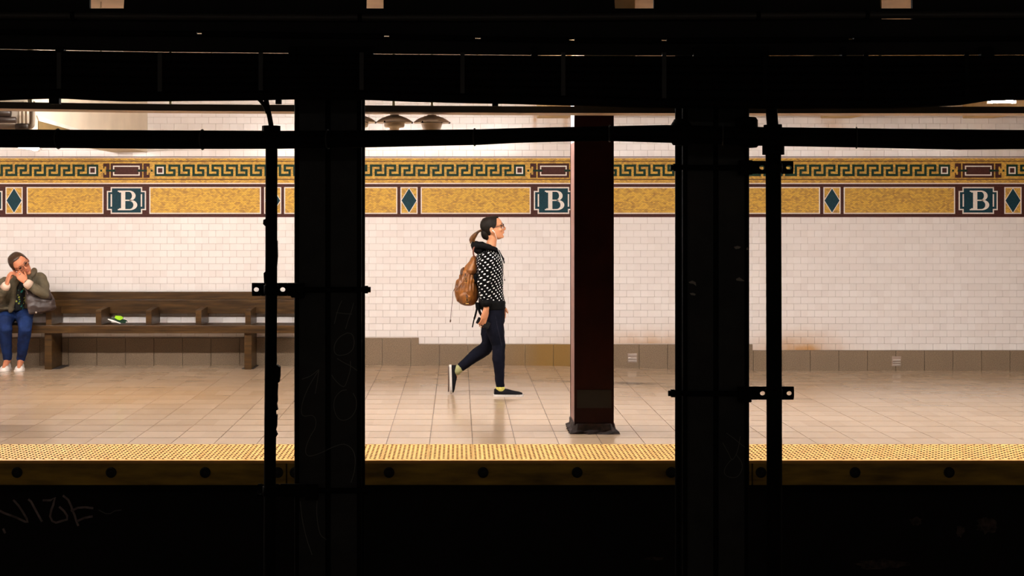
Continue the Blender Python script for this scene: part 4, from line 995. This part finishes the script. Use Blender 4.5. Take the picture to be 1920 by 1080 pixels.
for k in range(9):
    a = 2*math.pi*k/9; o_ = Vector((.022*math.cos(a), .026*math.sin(a), .012*math.cos(a))); f_ = .7+.5*random.random()
    tube(bm, spline([Q(904.5, 432)+o_*.2, Q(897, 434)+o_*.7, Q(889.5, 441)+o_*1.2, Q(886, 450)+o_*1.0*f_, Q(882+9*random.random(), 456+3*random.random())+o_*.6], 5), [.009]*7+[.010]*7+[.008, .007, .006, .005, .004, .0025, .001], 7)
obj('ponytail', fuse(bm, .0045, 2), M_TAIL, hair, True)
obj('hair_tie', tb([Q(904, 432), Q(901.5, 432.8)], .0125, 12), M_BLACKC, hair)
glasses(HM, walker)
# hoodie
bm = bmesh.new(); tors(bm, TOR)
for pts, rs in (ARMN, ARMF): tube(bm, pts, rs, 16, True)
bm = fuse(bm, .0075, 5, disp=wrinkle(.0065, 11))
lay = bm.verts.layers.float_vector.new('dot_uv')
for v in bm.verts:
    best = None
    for k, (pts, rs) in enumerate(((ARMN), (ARMF))):
        for i in range(len(pts)-1):
            d = pts[i+1]-pts[i]; t_ = max(0, min(1, (v.co-pts[i]).dot(d)/d.length_squared)); c = pts[i]+d*t_; dist = (v.co-c).length-(rs[i]*(1-t_)+rs[i+1]*t_)
            if best is None or dist < best[0]: best = (dist, c, k)
    c, rad, off = Q(919, 500), .17, 0
    a = math.atan2(v.co.x-c.x, -(v.co.y-c.y)); v[lay] = (a*rad+off, v.co.z, 0)
hoodie = obj('hoodie', bm, M_DOTS, walker, True)
bm = bmesh.new()
loft(bm, [ring(Q((a+b_)/2, y), Vector(((b_-a)/2*sp, 0, 0)), Vector((0, hw, 0)), 28, 2.4) for y, a, b_, hw in ((562, 897, 945.5, .168), (565, 896, 947.3, .174), (574, 897.5, 948, .175), (579, 899.5, 947.5, .17), (580, 903, 944, .15))])
obj('hem_band', fuse(bm, .007, 3, disp=wrinkle(.004, 14)), M_BLACKC, hoodie, True)
obj('cuff', tb([Q(909.6, 559, -.203), Q(910.4, 566, -.203), Q(910.8, 571.5, -.2)], [.051, .049, .036], 16), M_BLACKC, hoodie, True)
obj('cuff', tb([Q(938.5, 566, .15), Q(941.8, 576, .13)], [.040, .034], 14), M_BLACKC, hoodie, True)
bm = bmesh.new()
tube(bm, spline([Q(936, 478, -.02), Q(930.5, 469, -.055), Q(921, 464.5, -.085), Q(908, 461, -.095), Q(895, 460, -.065), Q(891, 460, 0), Q(895, 460, .065), Q(908, 461, .095), Q(921, 464.5, .085), Q(930.5, 469, .055), Q(936, 478, .02)], 4), [.018]*4+[.022]*5+[.027]*6+[.034]*5+[.040]*3+[.034]*5+[.027]*5+[.022]*5+[.018]*3, 12)
tube(bm, [Q(896, 457.5, -.05), Q(893, 458, 0), Q(896, 457.5, .05)], [.022, .03, .022], 10, True)
ell(bm, Q(900, 468), .062, .085, .045); ell(bm, Q(895, 466), .05, .07, .035)
obj('hood', fuse(bm, .006, 4, disp=wrinkle(.004, 16)), M_BLACKC, hoodie, True)
bm = bmesh.new(); tube(bm, spline([Q(934, 470, -.05), Q(938, 478, -.045), Q(942.5, 484, -.03), Q(944.5, 492, -.02)], 4), [.012]*6+[.010]*7, 8, True); obj('zip_placket', bm, M_BLACKC, hoodie, True)
obj('drawstring', tb(spline([Q(942.5, 481, -.05), Q(945.5, 485, -.05), Q(944, 491, -.055), Q(943.5, 510, -.05), Q(946, 525, -.045)], 5), .0021, 6), mat('grey_cord', (.35, .32, .3), rough=.8), hoodie)
obj('drawstring_tip', tb([Q(945.6, 523, -.045), Q(946.2, 526, -.045)], .004, 8), M_BLACKC, hoodie)
# jeans
bm = bmesh.new()
loft(bm, [ring(Q((a+b_)/2, y), Vector(((b_-a)/2*sp, 0, 0)), Vector((0, hw, 0)), 24, 2.3) for y, a, b_, hw in ((566, 903, 944, .145), (576, 903, 946, .16), (590, 904, 947, .168), (602, 908, 946.5, .16), (610, 914, 944, .12))])
for pts, rs in (LEGN, LEGF): tube(bm, pts[:-1]+[pts[-1].lerp(pts[-2], .12)], rs, 16)
def jw(p_):
    e = wrinkle(.0035, 13)(p_); zz = (H-p_.z)/sp+VY
    for c in (628, 645, 650, 712, 720): e += .0028*math.exp(-((zz-c)/2.2)**2)*math.sin(p_.x*40+c)
    return e
jeans = obj('jeans', fuse(bm, .0075, 4, disp=jw), M_JEANS, walker, True)
obj('side_seam', tb([Q(928, 590, -.168), Q(932, 612, -.168), Q(937, 632, -.158), Q(939.5, 646, -.142)], .0012, 5), mat('seam_thread', (.010, .012, .026), rough=.8), jeans)
# shoes and socks
s1 = shoe(xform(Q(925.5, 741.3, -.08), Vector((1, 0, .0)), Vector((0, 0, 1))) @ Matrix.Diagonal((1.035, 1, 1, 1)), walker, M_SHOE, M_SOLE)
s2 = shoe(xform(Q(842, 686.5, .085), Vector((.035, 0, -1)), Vector((1, 0, .035))), walker, M_SHOE, M_SOLE)
obj('outsole', bx(*sorted((Q(839.6, 0, 0).x, Q(842.4, 0, 0).x)), Q(0, 0, .052).y, Q(0, 0, .118).y, Q(0, 736).z, Q(0, 689).z, .004), M_SOLED, s2)
obj('sock', tb([Q(936.5, 721, -.08), Q(937, 725, -.08), Q(939, 728, -.08)], [.035, .0385, .037], 14, True), M_SOCK, walker, True)
obj('sock', tb([Q(866, 689.5, .085), Q(860.5, 693, .085), Q(856, 699, .085)], [.036, .040, .036], 14, True), mat('pale_green_sock', (.30, .30, .14), rough=.9), walker, True)
# earphones
bm = bmesh.new(); ell(bm, HM @ Vector((-.006, -.090, -.018)), .007, .005, .007); tube(bm, [HM @ Vector((-.004, -.090, -.02)), HM @ Vector((.007, -.090, -.034))], .004, 8, True)
ear = obj('earphone', bm, M_WHITE, walker, True)
obj('earphone_cord', tb(spline([HM @ Vector((.007, -.090, -.034)), Q(930.5, 446, -.075), Q(933.5, 455, -.07), Q(933, 466, -.075), Q(938, 478, -.075), Q(945, 498, -.07), Q(949.5, 520, -.06), Q(950.5, 545, -.05), Q(947, 575, -.05)], 5), .0013, 6), M_WHITE, ear)
# smartphone in the hanging hand
ph = xform(Q(905.5, 603, -.172), Vector((.80, .05, -.42)), Vector((.40, .25, .85)))
bm = bmesh.new(); box(bm, -.062, .062, -.006, .006, -.030, .030); bmesh.ops.bevel(bm, geom=bm.edges[:], offset=.003, segments=2, affect='EDGES'); bm.transform(ph)
phone = obj('smartphone', bm, mat('black_glass_phone', (.003, .003, .0035), rough=.4, spec=.15)); tag(phone, 'black smartphone held in the walking person\'s lowered hand', 'phone')
# ---- backpack on the walking person's back
bp = thing('backpack', Q(876, 573), 'tan leather backpack with flap and buckles worn by the walking person', 'backpack')
ROWS = [(573, 871, 884, .05), (570, 864, 890, .10), (562, 857, 895, .130), (553, 852.5, 897, .145), (545, 851, 897.5, .15), (535, 853, 897, .148), (525, 857, 896, .14), (515, 863, 895.5, .125), (506, 868, 895, .11), (498, 873, 894, .10), (491, 879, 893, .085), (487, 884, 892, .06)]
bm = bmesh.new(); loft(bm, [ring(Q((a+b_)/2, y), Vector(((b_-a)/2*sp, 0, 0)), Vector((0, hw, 0)), 26, 2.3) for y, a, b_, hw in ROWS])
def fold(p_):
    e = wrinkle(.009, 9)(p_); X = (p_.x*F/DP+VX); Y = (H-p_.z)/sp+VY
    e += .006*math.sin((X-872)*1.15+(Y-520)*.12)*math.exp(-((Y-525)/16)**2)
    e -= .010*math.exp(-(((X-893)/4.5)**2+((Y-526)/11)**2))
    return e
obj('bag_body', fuse(bm, .007, 4, disp=fold), M_LEATHER, bp, True)
bm = bmesh.new()
loft(bm, [ring(Q((a+b_)/2, y), Vector(((b_-a)/2*sp, 0, 0)), Vector((0, hw, 0)), 24, 2.5) for y, a, b_, hw in ((515, 882, 888, .10), (512, 874.5, 893.5, .135), (505, 871, 894.5, .145), (497, 874.5, 894.5, .135), (489, 879.5, 893.5, .115), (483, 883.5, 893, .09), (480, 887, 892, .05))])
flap = obj('flap', fuse(bm, .007, 4, disp=wrinkle(.006, 12)), M_LEATHER, bp, True)
bm = bmesh.new(); ell(bm, Q(856.5, 543, 0), .020, .090, .075); ell(bm, Q(859, 556, 0), .020, .085, .05); obj('rear_pocket', fuse(bm, .007, 3, disp=wrinkle(.005, 14)), M_LEATHER, bp, True)
bm = bmesh.new(); ell(bm, Q(873, 556, -.125), .055, .030, .062); pk = obj('side_pocket', fuse(bm, .007, 3, disp=wrinkle(.005, 16)), M_LEATHER, bp, True)
bm = bmesh.new(); ell(bm, Q(866.5, 513, 0), .020, .10, .05); ell(bm, Q(869, 506, -.03), .010, .05, .03); obj('gathered_rim', fuse(bm, .007, 2), M_LEATHERD, bp, True)
for x, y, lat in ((873, 521, -.135), (875.5, 560, -.16)):
    st_ = obj('buckle_strap', tb([Q(x-.8, y-9, lat+.01), Q(x, y-2, lat), Q(x+1, y+8, lat+.002)], .0075, 8), M_LEATHERD, bp, True)
    lp = [Q(x+2.6*math.cos(a), y+3.4*math.sin(a), lat-.009) for a in [2*math.pi*k/12 for k in range(13)]]; obj('buckle', tb(lp, .0021, 6), M_BRASS, st_)
    obj('buckle', tb([Q(x-2.6, y+7, lat-.008), Q(x+3, y+7, lat-.008)], .003, 6), M_BRASS, st_)
bm = bmesh.new(); ell(bm, Q(891.5, 521, -.095), .026, .03, .045); obj('gap_shade_patch', fuse(bm, .007, 2), M_BLACKC, bp, True)  # black patch stands in for the shade in the gap under the flap
obj('piping', tb(spline([Q(879, 509, -.13), Q(872, 520, -.14), Q(863, 533, -.142), Q(855, 543, -.13)], 5), .0035, 6), M_LEATHER, bp, True)
obj('shoulder_strap', tb(spline([Q(893, 493, -.07), Q(889.5, 484, -.08), Q(887.2, 474, -.085), Q(888, 465, -.08), Q(893, 462, -.07)], 5), .0075, 8), mat('reddish_leather_strap', (.10, .025, .010), rough=.5), bp, True)
obj('lower_strap', tb(spline([Q(893, 566, -.09), Q(894, 575, -.1), Q(891.5, 588, -.1), Q(888, 600, -.1), Q(885.5, 612, -.1)], 5), [.013]*6+[.009]*8+[.006]*7, 8), M_BLACKC, bp, True)
obj('lower_strap', tb(spline([Q(896, 566, -.12), Q(898, 580, -.13), Q(902, 589, -.12)], 5), .012, 8), M_BLACKC, bp, True)
obj('hanging_cord', tb(spline([Q(852, 541, -.06), Q(849.2, 548, -.06), Q(848.6, 560, -.06), Q(846.5, 580, -.06), Q(844.7, 600, -.06)], 5), .0026, 6), M_LEATHERD, bp, True)
obj('cord_tip', tb([Q(844.8, 599, -.06), Q(844.4, 602.5, -.06)], .0055, 8, True), M_LEATHERD, bp, True)

# ---- seated person on the bench, head tilted, both hands at one ear
def R(px, py, d): return P(px, py, d)
sitter = thing('person', Vector((R(30, 0, 15.0).x, 15.0, 0)), 'person in olive jacket and blue jeans sitting on the bench, hands at one ear', 'person')
up = Vector((-.42, -.55, .70)).normalized(); fw = Vector((.70, -.45, -.45)); fw = (fw-up*fw.dot(up)).normalized()
HS = xform(R(38.5, 496, 14.83), fw, up) @ Matrix.Diagonal((1.13, 1.13, 1.13, 1))
bm = bmesh.new(); add_head(bm, HS)
tube(bm, [HS @ Vector((-.015, 0, -.05)), HS @ Vector((-.03, 0, -.10)), R(45, 518, 14.96), R(42, 530, 15.0)], [.055, .053, .06, .07], 14, True)
def rgs(bm, rows, g_=0.):
    loft(bm, [ring(R(cx, y, d), Vector((hw+g_, 0, t*hw)), Vector((0, hd+g_, 0)), 26, 2.4) for y, cx, d, hw, hd, t in rows])
ST = [(596, 28, 15.16, .17, .12, 0), (585, 29, 15.16, .185, .13, 0), (566, 32, 15.12, .175, .125, .02), (548, 37, 15.06, .18, .12, .05), (532, 41, 15.0, .195, .115, .08), (521, 43, 14.98, .185, .10, .10), (512, 45, 14.97, .12, .08, .10), (508, 46, 14.96, .07, .06, .1)]
rgs(bm, [(a, b_, c, d-.02, e-.02, f) for a, b_, c, d, e, f in ST])
AL = ([R(75, 522, 14.98), R(82, 537, 14.93), R(82, 551, 14.83), R(68, 543, 14.76), R(51, 531, 14.72)], [.064, .062, .058, .050, .040])
AR = ([R(9, 530, 14.98), R(-2, 548, 14.92), R(-5, 562, 14.80), R(3, 549, 14.73), R(11.5, 536, 14.70)], [.064, .062, .058, .048, .038])
for pts, rs in (AL, AR): tube(bm, pts, [r_-.018 for r_ in rs], 12, True)
wl = R(48.5, 529, 14.71); add_hand(bm, wl, R(30, 509, 14.70)-wl, Vector((-.2, 1, -.2)), 1.0, (.35, .45, .6, .7), -1, (.7, .5, .3))
wr_ = R(12.5, 533, 14.69); add_hand(bm, wr_, R(19, 509, 14.70)-wr_, Vector((.8, .6, .1)), 1.0, (.55, .65, .75, .8), 1, (.7, .35, .6))
LL = ([R(17, 590, 15.14), R(12, 596, 15.0), R(9, 603, 14.87), R(10, 616, 14.86), R(11, 640, 14.93), R(14, 674, 15.02)], [.092, .088, .076, .069, .062, .045])
LR = ([R(43, 590, 15.14), R(46, 596, 15.0), R(47.5, 603, 14.87), R(47, 616, 14.86), R(44.5, 640, 14.93), R(39, 674, 15.02)], [.092, .088, .076, .069, .062, .045])
for pts, rs in (LL, LR): tube(bm, pts, [r_-.012 for r_ in rs], 12, True)
FT = []
for ax, tx in ((14, 7), (39, 35.5)):
    a = R(ax, 676, 15.03); toe = Vector((R(tx, 0, 14.85).x, 14.85, .03)); FT.append((a, toe))
    tube(bm, [R(ax, 664, 15.02), a, a.lerp(toe, .45)+Vector((0, 0, .005)), toe], [.036, .036, .030, .02], 10, True)
obj('body', fuse(bm, .0042, 3), M_SKIN2, sitter, True)
h2 = head_extras(HS, sitter, M_HAIR2); glasses(HS, sitter)
bm = bmesh.new(); ell(bm, HS @ Vector((-.10, 0, .0)), .045, .045, .045); obj('hair_knot', fuse(bm, .007, 2), M_HAIR2, h2, True)
obj('earring', tb([HS @ Vector((-.004, -.078, -.034)), HS @ Vector((-.004, -.080, -.046))], .003, 6), M_ALU, sitter)
bm = bmesh.new(); rgs(bm, ST[1:])
for pts, rs in (AL, AR): tube(bm, pts, rs, 16, True)
def jf(p_): return wrinkle(.008, 9)(p_)
ell(bm, R(11, 578, 14.98), .12, .10, .035); jk = obj('jacket', fuse(bm, .0075, 5, disp=jf), M_OLIVE, sitter, True)
bm = bmesh.new(); rgs(bm, [(581, 37, 15.10, .065, .145, 0), (566, 38, 15.07, .07, .150, 0), (548, 40.5, 15.02, .065, .145, 0), (534, 43, 14.97, .055, .12, 0), (522, 45, 14.95, .045, .10, 0)]); obj('floral_top', fuse(bm, .007, 3, disp=wrinkle(.004, 14)), M_FLORAL, sitter, True)
for pts in ([R(38, 519, 14.84), R(30, 530, 14.83), R(26, 545, 14.86), R(24, 562, 14.9), R(20, 582, 14.93)], [R(54, 519, 14.85), R(56, 532, 14.85), R(54, 548, 14.88), R(52, 566, 14.92)]):
    bm = bmesh.new(); tube(bm, spline(pts, 4), .030, 10, True); obj('lapel', fuse(bm, .007, 3, disp=wrinkle(.006, 18)), M_OLIVE, jk, True)
bm = bmesh.new(); tube(bm, spline([R(33, 522, 14.86), R(45, 523, 14.85), R(58, 516, 14.88), R(64, 508, 14.95)], 4), .034, 10, True); obj('collar_scarf', fuse(bm, .007, 3, disp=wrinkle(.006, 18)), mat('brown_olive_scarf', (.10, .078, .050), rough=.9), jk, True)
obj('cuff', tb([R(57, 535.5, 14.735), R(50.5, 531, 14.715), R(47.5, 528.5, 14.71)], [.050, .047, .036], 16), M_CUFF, jk, True)
obj('cuff', tb([R(8.5, 540, 14.715), R(11.5, 535, 14.70), R(12.8, 531.5, 14.69)], [.048, .045, .034], 16), M_CUFF, jk, True)
bm = bmesh.new(); rgs(bm, [(598, 29, 15.16, .175, .125, 0), (588, 29, 15.15, .19, .14, 0), (578, 30, 15.13, .18, .13, 0)])
for pts, rs in (LL, LR): tube(bm, pts, rs, 16)
obj('jeans', fuse(bm, .0075, 4, disp=wrinkle(.005, 13)), M_DENIM, sitter, True)
for a, toe in FT:
    f_ = (toe-a); f_.z = 0; f_.normalize(); shoe(xform(Vector((a.x, a.y, 0))-f_*.055+Vector((0, 0, .001)), f_, Vector((0, 0, 1))) @ Matrix.Diagonal((1.08, 1.15, 1.5, 1)), sitter, M_WSHOE, M_WSHOE, True, 'flat_shoe')
obj('ring', tb([R(36.3, 513, 14.69), R(37.2, 514.2, 14.69)], .0100, 10), M_ALU, sitter)
# handbag on the bench arm
hb = thing('handbag', R(80, 590, 14.9), 'plum brown leather handbag resting on the bench arm beside the seated person', 'handbag')
bm = bmesh.new()
def bagring(pts, t): return [R(x, y, d) for x, y, d in pts]
RG = []
for (xa, ya, xb_, yb_, t) in ((58, 590, 88, 586, .03), (55, 588, 99, 582, .055), (52.5, 576, 104, 576, .062), (50, 562, 102, 562, .052), (49, 550, 97, 551, .032), (49, 544, 93, 543, .014)):
    c0, c1 = R(xa, ya, 14.80), R(xb_, yb_, 14.92); m_ = (c0+c1)/2; RG.append(ring(m_, (c1-c0)/2, Vector((.3, 1, 0)).normalized()*t, 22, 3.0))
loft(bm, RG); obj('bag_body', fuse(bm, .006, 3, disp=wrinkle(.008, 12)), M_BAG, hb, True)
obj('bag_handle', tb(spline([R(53, 552, 14.76), R(48, 542, 14.74), R(50, 534, 14.76), R(58, 540, 14.74), R(64, 552, 14.76)], 5), .009, 8), M_BAG, hb, True)
obj('bag_corner', tb([R(90, 560, 14.88), R(91.5, 551, 14.88), R(92.5, 543.5, 14.88)], [.045, .028, .006], 12), M_BAG, hb, True)
bm = bmesh.new(); ell(bm, R(67.5, 586, 14.755), .010, .006, .010); obj('bag_stud', bm, M_ALU, hb, True)
